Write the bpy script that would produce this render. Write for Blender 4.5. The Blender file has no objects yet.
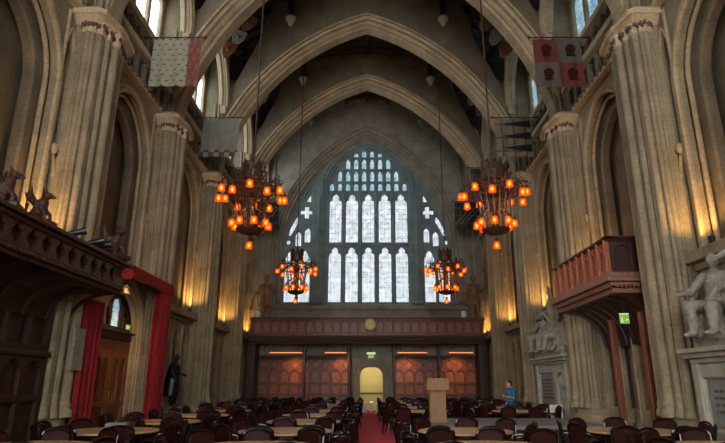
import bpy, bmesh, math, random
from mathutils import Matrix, Vector
R = random.Random(7)
sc = bpy.context.scene
COL = sc.collection
PI = math.pi

# ------------------------------------------------------------------ materials
def new_mat(name):
    m = bpy.data.materials.new(name); m.use_nodes = True
    nt = m.node_tree; b = nt.nodes['Principled BSDF']
    return m, nt, b

def N(nt, t, **kw):
    n = nt.nodes.new(t)
    for k, v in kw.items(): setattr(n, k, v)
    return n

def ramp(nt, fac, c0, c1, p0=0.3, p1=0.7):
    r = N(nt, 'ShaderNodeValToRGB')
    r.color_ramp.elements[0].position = p0; r.color_ramp.elements[0].color = (*c0, 1)
    r.color_ramp.elements[1].position = p1; r.color_ramp.elements[1].color = (*c1, 1)
    nt.links.new(fac, r.inputs[0]); return r.outputs[0]

def noise(nt, vec, scale, detail=4):
    n = N(nt, 'ShaderNodeTexNoise'); n.inputs['Scale'].default_value = scale
    n.inputs['Detail'].default_value = detail
    nt.links.new(vec, n.inputs['Vector']); return n.outputs['Fac']

def bump(nt, b, h, strength=0.3, dist=0.03):
    n = N(nt, 'ShaderNodeBump'); n.inputs['Strength'].default_value = strength
    n.inputs['Distance'].default_value = dist
    nt.links.new(h, n.inputs['Height']); nt.links.new(n.outputs[0], b.inputs['Normal'])

def mixc(nt, a, c, fac, mode='MIX'):
    n = N(nt, 'ShaderNodeMix', data_type='RGBA', blend_type=mode)
    if isinstance(fac, (int, float)): n.inputs[0].default_value = fac
    else: nt.links.new(fac, n.inputs[0])
    for s, v in ((n.inputs[6], a), (n.inputs[7], c)):
        if isinstance(v, tuple): s.default_value = (*v, 1)
        else: nt.links.new(v, s)
    return n.outputs[2]

def coord(nt, kind='Object'):
    return N(nt, 'ShaderNodeTexCoord').outputs[kind]

def stone(name, c0, c1, mode='side', joint=0.8, rough=0.85):
    """ashlar: mottled limestone with faint course joints"""
    m, nt, b = new_mat(name)
    v = coord(nt)
    base = ramp(nt, noise(nt, v, 1.3, 6), c0, c1)
    fine = ramp(nt, noise(nt, v, 14, 5), (0.72, 0.72, 0.72), (1.1, 1.1, 1.1))
    col = mixc(nt, base, fine, 0.8, 'MULTIPLY')
    sep = N(nt, 'ShaderNodeSeparateXYZ'); nt.links.new(v, sep.inputs[0])
    com = N(nt, 'ShaderNodeCombineXYZ')
    if mode == 'side':
        nt.links.new(sep.outputs['Y'], com.inputs[0]); nt.links.new(sep.outputs['Z'], com.inputs[1])
    else:
        nt.links.new(sep.outputs['X'], com.inputs[0]); nt.links.new(sep.outputs['Z'], com.inputs[1])
    br = N(nt, 'ShaderNodeTexBrick')
    br.inputs['Scale'].default_value = 1.0
    br.inputs['Brick Width'].default_value = 0.8; br.inputs['Row Height'].default_value = 0.36
    br.inputs['Mortar Size'].default_value = 0.008
    br.inputs['Color1'].default_value = (1, 1, 1, 1); br.inputs['Color2'].default_value = (0.93, 0.92, 0.9, 1)
    br.inputs['Mortar'].default_value = (joint, joint, joint * .95, 1)
    nt.links.new(com.outputs[0], br.inputs['Vector'])
    col = mixc(nt, col, br.outputs['Color'], 1.0, 'MULTIPLY')
    nt.links.new(col, b.inputs['Base Color']); b.inputs['Roughness'].default_value = rough
    bump(nt, b, noise(nt, v, 22, 6), 0.35, 0.02)
    return m

def wood(name, c0, c1, rough=0.4, scale=3.0, axis=(8, 8, 1)):
    m, nt, b = new_mat(name)
    mp = N(nt, 'ShaderNodeMapping'); mp.inputs['Scale'].default_value = axis
    nt.links.new(coord(nt), mp.inputs[0])
    f = noise(nt, mp.outputs[0], scale, 6)
    nt.links.new(ramp(nt, f, c0, c1), b.inputs['Base Color'])
    b.inputs['Roughness'].default_value = rough
    bump(nt, b, f, 0.15, 0.01)
    return m

def plain(name, c, rough=0.6, metal=0.0, var=0.25, scale=12):
    m, nt, b = new_mat(name)
    f = noise(nt, coord(nt), scale, 4)
    d = tuple(x * (1 - var) for x in c); u = tuple(min(1, x * (1 + var)) for x in c)
    nt.links.new(ramp(nt, f, d, u), b.inputs['Base Color'])
    b.inputs['Roughness'].default_value = rough; b.inputs['Metallic'].default_value = metal
    return m

def dull(m, s):
    m.node_tree.nodes['Principled BSDF'].inputs['Specular IOR Level'].default_value = s

def carved(name, c0, c1, rough=0.7, scale=9, dist=0.08, strength=0.8):
    m, nt, b = new_mat(name)
    v = coord(nt); f = noise(nt, v, scale, 5)
    nt.links.new(ramp(nt, f, c0, c1), b.inputs['Base Color'])
    b.inputs['Roughness'].default_value = rough
    bump(nt, b, f, strength, dist)
    return m

def emis(name, c, s):
    m, nt, b = new_mat(name)
    b.inputs['Base Color'].default_value = (*[x * .5 for x in c], 1)
    b.inputs['Emission Color'].default_value = (*c, 1); b.inputs['Emission Strength'].default_value = s
    return m

def amber(name):
    """thin amber glass: lets the bulb show through and glows a little itself"""
    m, nt, b = new_mat(name)
    b.inputs['Base Color'].default_value = (.8, .16, .02, 1); b.inputs['Roughness'].default_value = .3
    b.inputs['Emission Color'].default_value = (1, .12, .012, 1); b.inputs['Emission Strength'].default_value = .75
    t = N(nt, 'ShaderNodeBsdfTransparent'); t.inputs[0].default_value = (1, .45, .10, 1)
    mx = N(nt, 'ShaderNodeMixShader'); mx.inputs[0].default_value = .5
    nt.links.new(t.outputs[0], mx.inputs[1]); nt.links.new(b.outputs[0], mx.inputs[2])
    nt.links.new(mx.outputs[0], nt.nodes['Material Output'].inputs['Surface'])
    return m

def leaded(name, c0, c1, tint, strength, mode='x', scale=1.0, tamt=0.35):
    """daylit leaded glass: little quarries, lead lines and a few coloured pieces"""
    m, nt, b = new_mat(name)
    v = coord(nt)
    sep = N(nt, 'ShaderNodeSeparateXYZ'); nt.links.new(v, sep.inputs[0])
    com = N(nt, 'ShaderNodeCombineXYZ')
    nt.links.new(sep.outputs['X' if mode == 'x' else 'Y'], com.inputs[0]); nt.links.new(sep.outputs['Z'], com.inputs[1])
    vo = N(nt, 'ShaderNodeTexVoronoi'); vo.inputs['Scale'].default_value = 6 * scale
    nt.links.new(com.outputs[0], vo.inputs['Vector'])
    ve = N(nt, 'ShaderNodeTexVoronoi', feature='DISTANCE_TO_EDGE'); ve.inputs['Scale'].default_value = 6 * scale
    nt.links.new(com.outputs[0], ve.inputs['Vector'])
    br = N(nt, 'ShaderNodeTexBrick'); br.offset = 0
    br.inputs['Scale'].default_value = 1; br.inputs['Brick Width'].default_value = .3 / scale
    br.inputs['Row Height'].default_value = .42 / scale; br.inputs['Mortar Size'].default_value = .02
    br.inputs['Color1'].default_value = (1, 1, 1, 1); br.inputs['Color2'].default_value = (.93, .95, .97, 1)
    br.inputs['Mortar'].default_value = (.4, .43, .48, 1)
    nt.links.new(com.outputs[0], br.inputs['Vector'])
    base = ramp(nt, noise(nt, com.outputs[0], 2.2 * scale, 5), c0, c1, .38, .62)
    hs = N(nt, 'ShaderNodeHueSaturation'); hs.inputs['Saturation'].default_value = .8
    nt.links.new(vo.outputs['Color'], hs.inputs['Color'])
    spots = ramp(nt, noise(nt, com.outputs[0], 1.5 * scale, 3), (0, 0, 0), (1, 1, 1), .48, .62)
    sm = N(nt, 'ShaderNodeMath', operation='MULTIPLY'); sm.inputs[1].default_value = tamt
    nt.links.new(spots, sm.inputs[0])
    col = mixc(nt, base, mixc(nt, hs.outputs[0], tint, .5), sm.outputs[0])
    lead = ramp(nt, ve.outputs['Distance'], (.42, .45, .5), (1, 1, 1), .03, .11)
    col = mixc(nt, col, lead, .8, 'MULTIPLY')
    col = mixc(nt, col, br.outputs['Color'], .8, 'MULTIPLY')
    nt.links.new(col, b.inputs['Emission Color']); b.inputs['Emission Strength'].default_value = strength
    nt.links.new(col, b.inputs['Base Color']); b.inputs['Roughness'].default_value = .3
    return m

M = dict(
    stone=stone('limestone', (.265, .208, .13), (.43, .35, .232)),
    stone_end=stone('limestone_end', (.28, .255, .205), (.44, .40, .33), 'end'),
    stone_daylight_tint=stone('limestone_daylight_tint', (.20, .28, .29), (.33, .42, .43), 'end', .8),  # cool daylight round the great window painted into the stone colour
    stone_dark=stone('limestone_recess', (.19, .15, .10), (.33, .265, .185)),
    arch=stone('limestone_arch', (.42, .315, .195), (.62, .48, .31), 'end', .78),
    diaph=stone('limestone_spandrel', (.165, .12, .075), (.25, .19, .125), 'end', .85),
    capital=carved('limestone_capital', (.50, .39, .24), (.70, .56, .37), .85, 16, .04),
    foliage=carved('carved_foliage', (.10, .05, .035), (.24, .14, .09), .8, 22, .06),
    frieze=carved('frieze_stone', (.13, .10, .07), (.28, .22, .15), .85, 14, .06),
    floor=stone('floor_flags', (.10, .085, .07), (.17, .145, .12), 'end', .4, .5),
    roof=wood('dark_roof_oak', (.018, .013, .010), (.045, .032, .024), .6),
    oak=wood('dark_oak', (.022, .008, .006), (.065, .022, .014), .45),
    oakmid=wood('mid_oak', (.085, .024, .013), (.19, .058, .03), .42),
    oakred=wood('red_oak_panel', (.15, .046, .015), (.34, .115, .04), .42),
    oakdoor=wood('door_oak', (.22, .075, .028), (.40, .15, .06), .4),
    oakcarve=carved('carved_oak', (.025, .010, .007), (.11, .04, .024), .45, 20, .05),
    ledge=wood('balcony_ledge_wood', (.20, .09, .06), (.34, .17, .12), .45),
    balcred=wood('balcony_panel_oak', (.27, .07, .03), (.46, .135, .06), .4),
    post=wood('red_brown_post', (.16, .045, .022), (.30, .09, .045), .45),
    tabletop=wood('pale_table_wood', (.52, .31, .16), (.74, .48, .27), .35, 2, (1, 9, 1)),
    lectern=wood('lectern_oak', (.27, .14, .06), (.37, .205, .095), .6),
    chairwood=wood('chair_mahogany', (.008, .004, .0035), (.022, .009, .007), .16),
    leather=plain('oxblood_leather', (.034, .0065, .0055), .6, 0, .35, 18),
    leatherred=plain('bright_red_leather', (.55, .035, .045), .4, 0, .2, 18),
    metal=plain('dark_steel', (.04, .04, .04), .4, .8),
    iron=plain('chandelier_iron', (.10, .05, .03), .45, .4),
    gold=plain('gilt', (.55, .40, .12), .35, .6),
    carpet=plain('red_carpet', (.72, .065, .095), .95, 0, .2, 60),
    curtain=plain('red_velvet', (.27, .009, .015), .85, 0, .3, 8),
    grey=plain('grey_stage_carpet', (.22, .21, .19), .9, 0, .15, 30),
    marble=carved('monument_marble', (.24, .22, .175), (.40, .37, .30), .7, 9, .05, .8),
    marblelight=carved('pedestal_marble', (.34, .315, .25), (.52, .485, .40), .6, 3, .01, .3),
    marblegrey=plain('grey_marble', (.25, .255, .235), .45, 0, .2, 4),
    letter=plain('cut_letters', (.10, .09, .08), .7),
    bronze=plain('black_bronze', (.02, .018, .016), .35, .5),
    limewood=carved('limewood_carving', (.10, .05, .025), (.36, .21, .10), .5, 12, .04),
    cream=plain('cream_paint', (.66, .57, .27), .6, 0, .05),
    black=plain('black_plastic', (.012, .012, .012), .4),
    white=plain('white_paint', (.75, .75, .72), .5, 0, .05),
    bluewhite=plain('pale_blue_panel', (.55, .75, .82), .5, 0, .05),
    skin=plain('skin', (.48, .27, .18), .5, 0, .08),
    hair=plain('dark_hair', (.02, .014, .01), .6),
    shirt=plain('blue_shirt', (.025, .17, .38), .8, 0, .2, 20),
    trousers=plain('dark_trousers', (.018, .02, .026), .85),
    glass_main=leaded('daylit_glass', (.52, .64, .70), (1.0, 1.0, 1.0), (.75, .85, .9), 1.1, 'x', 1.25, .7),
    glass_blue=leaded('daylit_blue_glass', (.30, .66, .80), (.80, .95, 1.0), (.2, .5, .8), .8, 'x', 1.2, .4),
    glass_left=leaded('daylit_left_clerestory_glass', (.62, .80, .84), (.92, .98, 1.0), (.6, .8, .8), 4.0, 'y', .8, .2),
    glass_right=leaded('daylit_right_clerestory_glass', (.25, .56, .74), (.66, .86, .95), (.6, .8, .8), .7, 'y', .8, .2),
    glass_rear=leaded('daylit_rear_glass', (.95, .92, .86), (1, .98, .93), (.6, .7, .9), 15, 'x', .6, .2),
    shade=amber('amber_shade'),
    bulb=emis('bulb_glow', (1.0, .55, .16), 6.0),
    strip=emis('warm_lamp_strip', (1.0, .30, .12), 1.2),
    exitg=emis('exit_green', (.30, .62, .10), .45),
    exitw=emis('exit_white', (.8, .9, .55), .7),
    uplens=emis('uplight_lens', (1.0, .62, .2), 3.0),
    lens=emis('spot_lens', (.75, .85, .9), .25),
    dial=plain('clock_dial', (.88, .78, .30), .5, 0, .06),
)

dull(M['leather'], .18)

# ------------------------------------------------------------------ mesh builder
class MB:
    def __init__(s): s.bm = bmesh.new()
    def add(s, verts, faces):
        vs = [s.bm.verts.new(v) for v in verts]
        for f in faces:
            try: s.bm.faces.new([vs[i] for i in f])
            except ValueError: pass
        return s
    def box(s, c, d, rot=None, bev=0):
        x, y, z = d[0] / 2, d[1] / 2, d[2] / 2
        b = min(bev, x * .9, y * .9, z * .9)
        if b > 0:
            t = bmesh.new(); bmesh.ops.create_cube(t, size=1)
            for v in t.verts: v.co = Vector((v.co.x * d[0], v.co.y * d[1], v.co.z * d[2]))
            bmesh.ops.bevel(t, geom=list(t.edges), offset=b, segments=2, affect='EDGES', profile=.5)
            t.verts.index_update()
            vs = [v.co.copy() for v in t.verts]; fs = [[v.index for v in f.verts] for f in t.faces]; t.free()
        else:
            vs = [Vector(p) for p in ((-x,-y,-z),(x,-y,-z),(x,y,-z),(-x,y,-z),(-x,-y,z),(x,-y,z),(x,y,z),(-x,y,z))]
            fs = [(3,2,1,0),(4,5,6,7),(0,1,5,4),(1,2,6,5),(2,3,7,6),(3,0,4,7)]
        if rot is not None: vs = [rot @ v for v in vs]
        return s.add([v + Vector(c) for v in vs], fs)
    def bb(s, x0, x1, y0, y1, z0, z1, bev=0):
        return s.box(((x0+x1)/2, (y0+y1)/2, (z0+z1)/2), (abs(x1-x0), abs(y1-y0), abs(z1-z0)), None, bev)
    def tube(s, pts, r, n=8, closed=False, cap=True):
        pts = [Vector(p) for p in pts]; k = len(pts)
        rs = r if isinstance(r, (list, tuple)) else [r] * k
        ref = None; rings = []
        for i, p in enumerate(pts):
            a = pts[i - 1] if (i > 0 or closed) else p
            c = pts[(i + 1) % k] if (i < k - 1 or closed) else p
            t = (c - a)
            if t.length < 1e-9: t = Vector((0, 0, 1))
            t.normalize()
            if ref is None:
                ref = Vector((0, 0, 1)) if abs(t.z) < .9 else Vector((1, 0, 0))
            u = (ref - t * ref.dot(t))
            if u.length < 1e-6: u = t.orthogonal()
            u.normalize(); w = t.cross(u); ref = u
            rings.append([p + (u * math.cos(2*PI*j/n) + w * math.sin(2*PI*j/n)) * rs[i] for j in range(n)])
        vs = [v for g in rings for v in g]; fs = []
        for i in range(k if closed else k - 1):
            a = i * n; b = ((i + 1) % k) * n
            for j in range(n): fs.append((a+j, a+(j+1)%n, b+(j+1)%n, b+j))
        if cap and not closed:
            fs.append(tuple(reversed(range(n)))); fs.append(tuple(range((k-1)*n, k*n)))
        return s.add(vs, fs)
    def lathe(s, prof, c=(0, 0, 0), n=16, cap=True):
        vs = []; fs = []; k = len(prof)
        for r, z in prof:
            for j in range(n):
                a = 2*PI*j/n; vs.append((c[0]+r*math.cos(a), c[1]+r*math.sin(a), c[2]+z))
        for i in range(k-1):
            for j in range(n): fs.append((i*n+j, i*n+(j+1)%n, (i+1)*n+(j+1)%n, (i+1)*n+j))
        if cap:
            fs.append(tuple(reversed(range(n)))); fs.append(tuple(range((k-1)*n, k*n)))
        return s.add(vs, fs)
    def ball(s, c, r, n=10, rot=None):
        if isinstance(r, (int, float)): r = (r, r, r)
        m = n // 2 + 1; vs = []; fs = []
        for i in range(m):
            t = PI * (i + .02) / (m - 1 + .04)
            for j in range(n):
                a = 2*PI*j/n
                v = Vector((r[0]*math.sin(t)*math.cos(a), r[1]*math.sin(t)*math.sin(a), r[2]*math.cos(t)))
                if rot is not None: v = rot @ v
                vs.append(v + Vector(c))
        for i in range(m-1):
            for j in range(n): fs.append((i*n+j, (i+1)*n+j, (i+1)*n+(j+1)%n, i*n+(j+1)%n))
        fs.append(tuple(range(n))); fs.append(tuple(reversed(range((m-1)*n, m*n))))
        return s.add(vs, fs)
    def prism(s, poly, z0, z1):
        n = len(poly); vs = [(x, y, z0) for x, y in poly] + [(x, y, z1) for x, y in poly]
        fs = [tuple(reversed(range(n))), tuple(range(n, 2*n))] + [(i, (i+1)%n, n+(i+1)%n, n+i) for i in range(n)]
        return s.add(vs, fs)
    def frust(s, poly0, z0, poly1, z1):
        n = len(poly0); vs = [(x, y, z0) for x, y in poly0] + [(x, y, z1) for x, y in poly1]
        fs = [tuple(reversed(range(n))), tuple(range(n, 2*n))] + [(i, (i+1)%n, n+(i+1)%n, n+i) for i in range(n)]
        return s.add(vs, fs)
    def loft(s, rings, closed=False):
        """strip of quads between successive point rows"""
        n = len(rings[0]); vs = [v for g in rings for v in g]; fs = []
        for i in range(len(rings)-1):
            for j in range(n if closed else n-1):
                fs.append((i*n+j, i*n+(j+1)%n, (i+1)*n+(j+1)%n, (i+1)*n+j))
        return s.add(vs, fs)
    def mesh(s, me, mat=None):
        t = bmesh.new(); t.from_mesh(me)
        if mat is not None: bmesh.ops.transform(t, matrix=mat, verts=t.verts)
        t.verts.index_update()
        vs = [v.co.copy() for v in t.verts]; fs = [[v.index for v in f.verts] for f in t.faces]
        if mat is not None and mat.determinant() < 0: fs = [list(reversed(f)) for f in fs]
        t.free(); return s.add(vs, fs)
    def join(s, other, mat=None):
        me = bpy.data.meshes.new('tmp'); other.bm.to_mesh(me); s.mesh(me, mat); bpy.data.meshes.remove(me); return s
    def xform(s, mat):
        bmesh.ops.transform(s.bm, matrix=mat, verts=s.bm.verts); return s
    def build(s, name, mat, parent=None, smooth=False, loc=None, recalc=True):
        if recalc: bmesh.ops.recalc_face_normals(s.bm, faces=s.bm.faces)
        me = bpy.data.meshes.new(name); s.bm.to_mesh(me); s.bm.free()
        me.materials.append(M[mat] if isinstance(mat, str) else mat)
        if smooth:
            for p in me.polygons: p.use_smooth = True
            try: me.set_sharp_from_angle(angle=math.radians(40))
            except Exception: pass
        o = bpy.data.objects.new(name, me); COL.objects.link(o)
        if loc: o.location = loc
        if parent is not None: o.parent = parent
        return o

def tag(o, label=None, cat=None, group=None, kind=None):
    if label: o['label'] = label
    if cat: o['category'] = cat
    if group: o['group'] = group
    if kind: o['kind'] = kind
    return o

def empty(name, loc=(0, 0, 0), rz=0, label=None, cat=None, group=None, kind=None):
    o = bpy.data.objects.new(name, None); COL.objects.link(o)
    o.empty_display_size = .2
    o.location = loc; o.rotation_euler = (0, 0, rz)
    return tag(o, label, cat, group, kind)

def copy_tree(o, parent=None):
    c = o.copy(); COL.objects.link(c)
    if parent is not None: c.parent = parent
    for ch in list(o.children): copy_tree(ch, c)
    return c

def wpart(root, name, mb, mat, smooth=False, parent=None):
    """a part whose mesh was built in world coordinates, under a root at root.location"""
    mb.xform(Matrix.Translation(-Vector(root.location)))
    return mb.build(name, mat, parent or root, smooth)

def plate(outer, holes, t, bev=0.0):
    """flat slab in XY with holes, thickness t centred on z=0, edges bevelled; returns mesh"""
    cu = bpy.data.curves.new('p', 'CURVE'); cu.dimensions = '2D'; cu.fill_mode = 'BOTH'
    cu.extrude = max(t / 2 - bev, .001); cu.bevel_depth = bev; cu.bevel_resolution = 0
    cu.offset = -bev
    for poly in [outer] + list(holes):
        sp = cu.splines.new('POLY'); sp.points.add(len(poly) - 1)
        for q, (x, y) in zip(sp.points, poly): q.co = (x, y, 0, 1)
        sp.use_cyclic_u = True
    ob = bpy.data.objects.new('p', cu); COL.objects.link(ob)
    dg = bpy.context.evaluated_depsgraph_get()
    me = bpy.data.meshes.new_from_object(ob.evaluated_get(dg))
    bpy.data.objects.remove(ob); bpy.data.curves.remove(cu)
    return me

def sculpt(mb, voxel, smooth_iter=3):
    """weld a pile of forms into one continuous carved surface"""
    me = bpy.data.meshes.new('s'); bmesh.ops.recalc_face_normals(mb.bm, faces=mb.bm.faces); mb.bm.to_mesh(me); mb.bm.free()
    ob = bpy.data.objects.new('s', me); COL.objects.link(ob)
    r = ob.modifiers.new('r', 'REMESH'); r.mode = 'VOXEL'; r.voxel_size = voxel
    k = ob.modifiers.new('k', 'SMOOTH'); k.iterations = smooth_iter; k.factor = .5
    dg = bpy.context.evaluated_depsgraph_get()
    out = bpy.data.meshes.new_from_object(ob.evaluated_get(dg))
    bpy.data.objects.remove(ob); bpy.data.meshes.remove(me)
    nb = MB(); nb.mesh(out); bpy.data.meshes.remove(out)
    return nb

# ------------------------------------------------------------------ outlines
def rect(x0, x1, y0, y1): return [(x0, y0), (x1, y0), (x1, y1), (x0, y1)]

def arch_curve(c, hw, zs, za, n=10, cusp=0):
    """pointed arch from right springing over the apex to the left springing"""
    h = za - zs; e = (h*h - hw*hw) / (2*hw); r = hw + e; pts = []
    a1 = math.atan2(h, e)
    for i in range(n + 1):
        a = a1 * i / n; rr = r
        if cusp:
            t = i / n; rr = r - cusp * math.exp(-((t - .48) / .10) ** 2)
        pts.append((c - e + rr*math.cos(a), zs + rr*math.sin(a)))
    left = [(2*c - x, z) for x, z in reversed(pts[:-1])]
    return pts + left

def arch_poly(c, hw, z0, zs, za, n=10, cusp=0):
    return [(c - hw, z0), (c + hw, z0)] + arch_curve(c, hw, zs, za, n, cusp)

def circle(c, z, r, n=12, ph=0): return [(c + r*math.cos(2*PI*i/n+ph), z + r*math.sin(2*PI*i/n+ph)) for i in range(n)]

def quatre(c, z, r, n=32):
    return [(c + r*(.72+.28*abs(math.cos(2*t)))*math.cos(t), z + r*(.72+.28*abs(math.cos(2*t)))*math.sin(t)) for t in [2*PI*i/n for i in range(n)]]

def side_mat(side, Xp, d0=0.0):
    return Matrix(((0, 0, -side, side*Xp), (1, 0, 0, d0), (0, 1, 0, 0), (0, 0, 0, 1)))
def end_mat(Y):   # local z points to the camera (-Y)
    return Matrix(((1, 0, 0, 0), (0, 0, -1, Y), (0, 1, 0, 0), (0, 0, 0, 1)))

# ------------------------------------------------------------------ the hall's measure
BAY = 5.8
PIERS = [13.2 + BAY*i for i in range(-4, 4)]         # -10 ... 30.6
YE = 36.2; YW = -10.6
XW = 7.6
ZSTR, ZCAP = 4.3, 10.75
SN = {-1: 'left', 1: 'right'}
def spz(x):
    x = abs(x)
    if x < 4.9: return roofz(x) + .2
    if x < 5.3: return 20.3 - (x-4.9)*4.5
    return max(14.3, 18.5 - (x-5.3)*2.3)
def roofz(x):
    x = abs(x)
    if x < 4.2: return 21.3 - .5*x/4.2
    return 20.8 - (x - 4.2) * (2.9 / 4.2)

# ================================================================== walls
def lower_plate():
    holes = []
    for k in range(4):
        c = 1.25 + k*1.1
        holes.append(arch_poly(c, .40, .95, 3.0, 3.72, 7, .07))
    return plate(rect(0, BAY, 0, ZSTR), holes, .18, .03)
def upper_plate():
    holes = [arch_poly(2.9, 1.72, ZSTR+.15, 8.55, 10.5, 12)]
    for c in (.93, BAY-.93):
        holes.append(arch_poly(c, .15, ZSTR+.15, 6.3, 6.7, 5)); holes.append(arch_poly(c, .15, 7.1, 9.6, 10.05, 5))
    return plate(rect(0, BAY, ZSTR, 11.0), holes, .2, .03)
LOW, UPP = lower_plate(), upper_plate()
INNER = plate(rect(.9, BAY-.9, ZSTR, 10.9), [arch_poly(2.9, 1.42, ZSTR+.5, 8.5, 10.1, 12)], .3, .05)
FRZ = plate(rect(.4, BAY-.4, 10.95, 11.95), [rect(.75+.62*i, 1.2+.62*i, 11.12, 11.75) for i in range(7)], .2, .03)
PARA = plate(rect(.4, BAY-.4, 12.1, 13.1), [quatre(.85+.585*i, 12.6, .3, 20) for i in range(8)], .16, .03)
CLER = plate(rect(.3, BAY-.3, 13.1, 18.0), [arch_poly(1.16+1.16*k, .49, 13.4, 15.4 + (.8 if k in (1,2) else 0), 16.1 + (.8 if k in (1,2) else 0), 6, .05) for k in range(4)], .16, .03)
FORM = plate([(.1, 14.1), (.5, 14.1)] + list(reversed(arch_curve(2.9, 2.4, 14.5, 17.0, 12))) + [(5.3, 14.1), (5.7, 14.1)] + arch_curve(2.9, 2.8, 14.6, 17.5, 12), [], .4, .05)
BOARD = plate([(.2, 14.5), (.45, 14.5)] + list(reversed(arch_curve(2.9, 2.45, 14.5, 17.05, 12))) + [(5.35, 14.5), (5.6, 14.5), (5.6, 18.6), (.2, 18.6)], [], .1, .01)
boards = MB()

nwin = [0]
for side in (-1, 1):
    root = MB(); rec = MB(); strc = MB(); frz = MB(); led = MB(); mould = MB(); form = MB()
    for d in PIERS + [PIERS[0] - BAY]:
        if d < -11: continue
        root.mesh(LOW, side_mat(side, XW, d)); root.mesh(UPP, side_mat(side, XW, d))
        rec.mesh(INNER, side_mat(side, XW+.45, d))
        frz.mesh(FRZ, side_mat(side, XW-.22, d)); frz.mesh(PARA, side_mat(side, XW-.1, d))
        form.mesh(FORM, side_mat(side, XW-.62, d)); boards.mesh(BOARD, side_mat(side, XW-.46, d))
        # mouldings round the tall recess, on the blind panels, and the shafts inside
        for hw, dz, x, r in ((1.75, .03, XW-.12, .07), (1.9, .18, XW-.1, .045), (1.62, -.1, XW+.12, .06)):
            c = arch_curve(2.9, hw, 8.55, 10.5+dz, 12)
            p = [(side*x, d+2.9+hw, ZSTR+.2)] + [(side*x, d+u, z) for u, z in c] + [(side*x, d+2.9-hw, ZSTR+.2)]
            mould.tube(p, r, 7)
        for k in range(5):
            u = d + .7 + k*1.1
            mould.tube([(side*(XW-.1), u, .55), (side*(XW-.1), u, 3.9)], .05, 6)
        for u in (d+.7, d+1.13, d+BAY-.7, d+BAY-1.13):
            mould.tube([(side*(XW-.12), u, ZSTR+.2), (side*(XW-.12), u, 10.7)], .045, 6)
        for c in (.93, BAY-.93):
            mould.tube([(side*(XW-.12), d+u, z) for u, z in arch_curve(c, .2, 6.3, 6.95, 5)], .04, 6)
            mould.ball((side*(XW-.16), d+c, 7.0), (.1, .1, .14), 8)
            mould.tube([(side*(XW-.12), d+u, z) for u, z in arch_curve(c, .2, 9.6, 10.3, 5)], .04, 6)
        for hw, x, r in ((2.45, XW-.84, .06), (2.62, XW-.86, .07), (2.38, XW-.6, .06)):
            mould.tube([(side*x, d+u, z) for u, z in arch_curve(2.9, hw, 14.5, 17.0+(hw-2.4)*1.2, 12)], r, 7)
        # weathered string course on top of the lower stage
        for x0, z0, z1 in ((XW-.2, 4.05, 4.2), (XW-.42, 4.2, 4.38), (XW-.4, 4.38, 4.46)):
            strc.bb(side*x0, side*(XW+.1), d+.5, d+BAY-.5, z0, z1, .03)
        strc.bb(side*(XW-.22), side*(XW+.05), d+.5, d+BAY-.5, 0, .35, .03)
        strc.bb(side*(XW-.15), side*(XW+.05), d+.5, d+BAY-.5, .35, .6, .03)
        for z0, z1, x0 in ((10.85, 11.0, XW-.36), (11.92, 12.12, XW-.42), (13.05, 13.25, XW-.25)):
            led.bb(side*x0, side*(XW+.35), d+.4, d+BAY-.4, z0, z1, .03)
        for i in range(14):
            frz.ball((side*(XW-.36), d+.75+.33*i, 10.95), (.07, .09, .07), 6)
    y0, y1 = YW - .2, YE + .3
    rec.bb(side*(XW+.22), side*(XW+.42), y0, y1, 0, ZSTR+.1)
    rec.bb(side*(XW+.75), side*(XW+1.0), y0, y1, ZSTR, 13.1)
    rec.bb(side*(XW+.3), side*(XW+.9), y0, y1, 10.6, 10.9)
    w = root.build('wall_' + SN[side], 'stone'); tag(w, kind='structure')
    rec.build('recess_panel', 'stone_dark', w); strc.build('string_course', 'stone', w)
    frz.build('carved_frieze', 'frieze', w); led.build('frieze_ledge', 'capital', w); mould.build('moulding', 'arch', w, True); form.build('wall_arch', 'arch', w)
    # clerestory windows, one to a bay
    for d in PIERS:
        nwin[0] += 1
        wi = MB(); wi.mesh(CLER, side_mat(side, XW+.32, d))
        for u in (.2, BAY-.2): wi.bb(side*(XW+.1), side*(XW+.6), d+u-.2, d+u+.2, 13.1, 18)
        wi.bb(side*(XW-.1), side*(XW+.9), d, d+BAY, 12.95, 13.2)
        o = tag(wi.build('window_%d' % nwin[0], 'arch'), kind='structure')
        MB().bb(side*(XW+.41), side*(XW+.43), d+.4, d+BAY-.4, 13.2, 17.5).build('leaded_glass', 'glass_' + SN[side], o)

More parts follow.
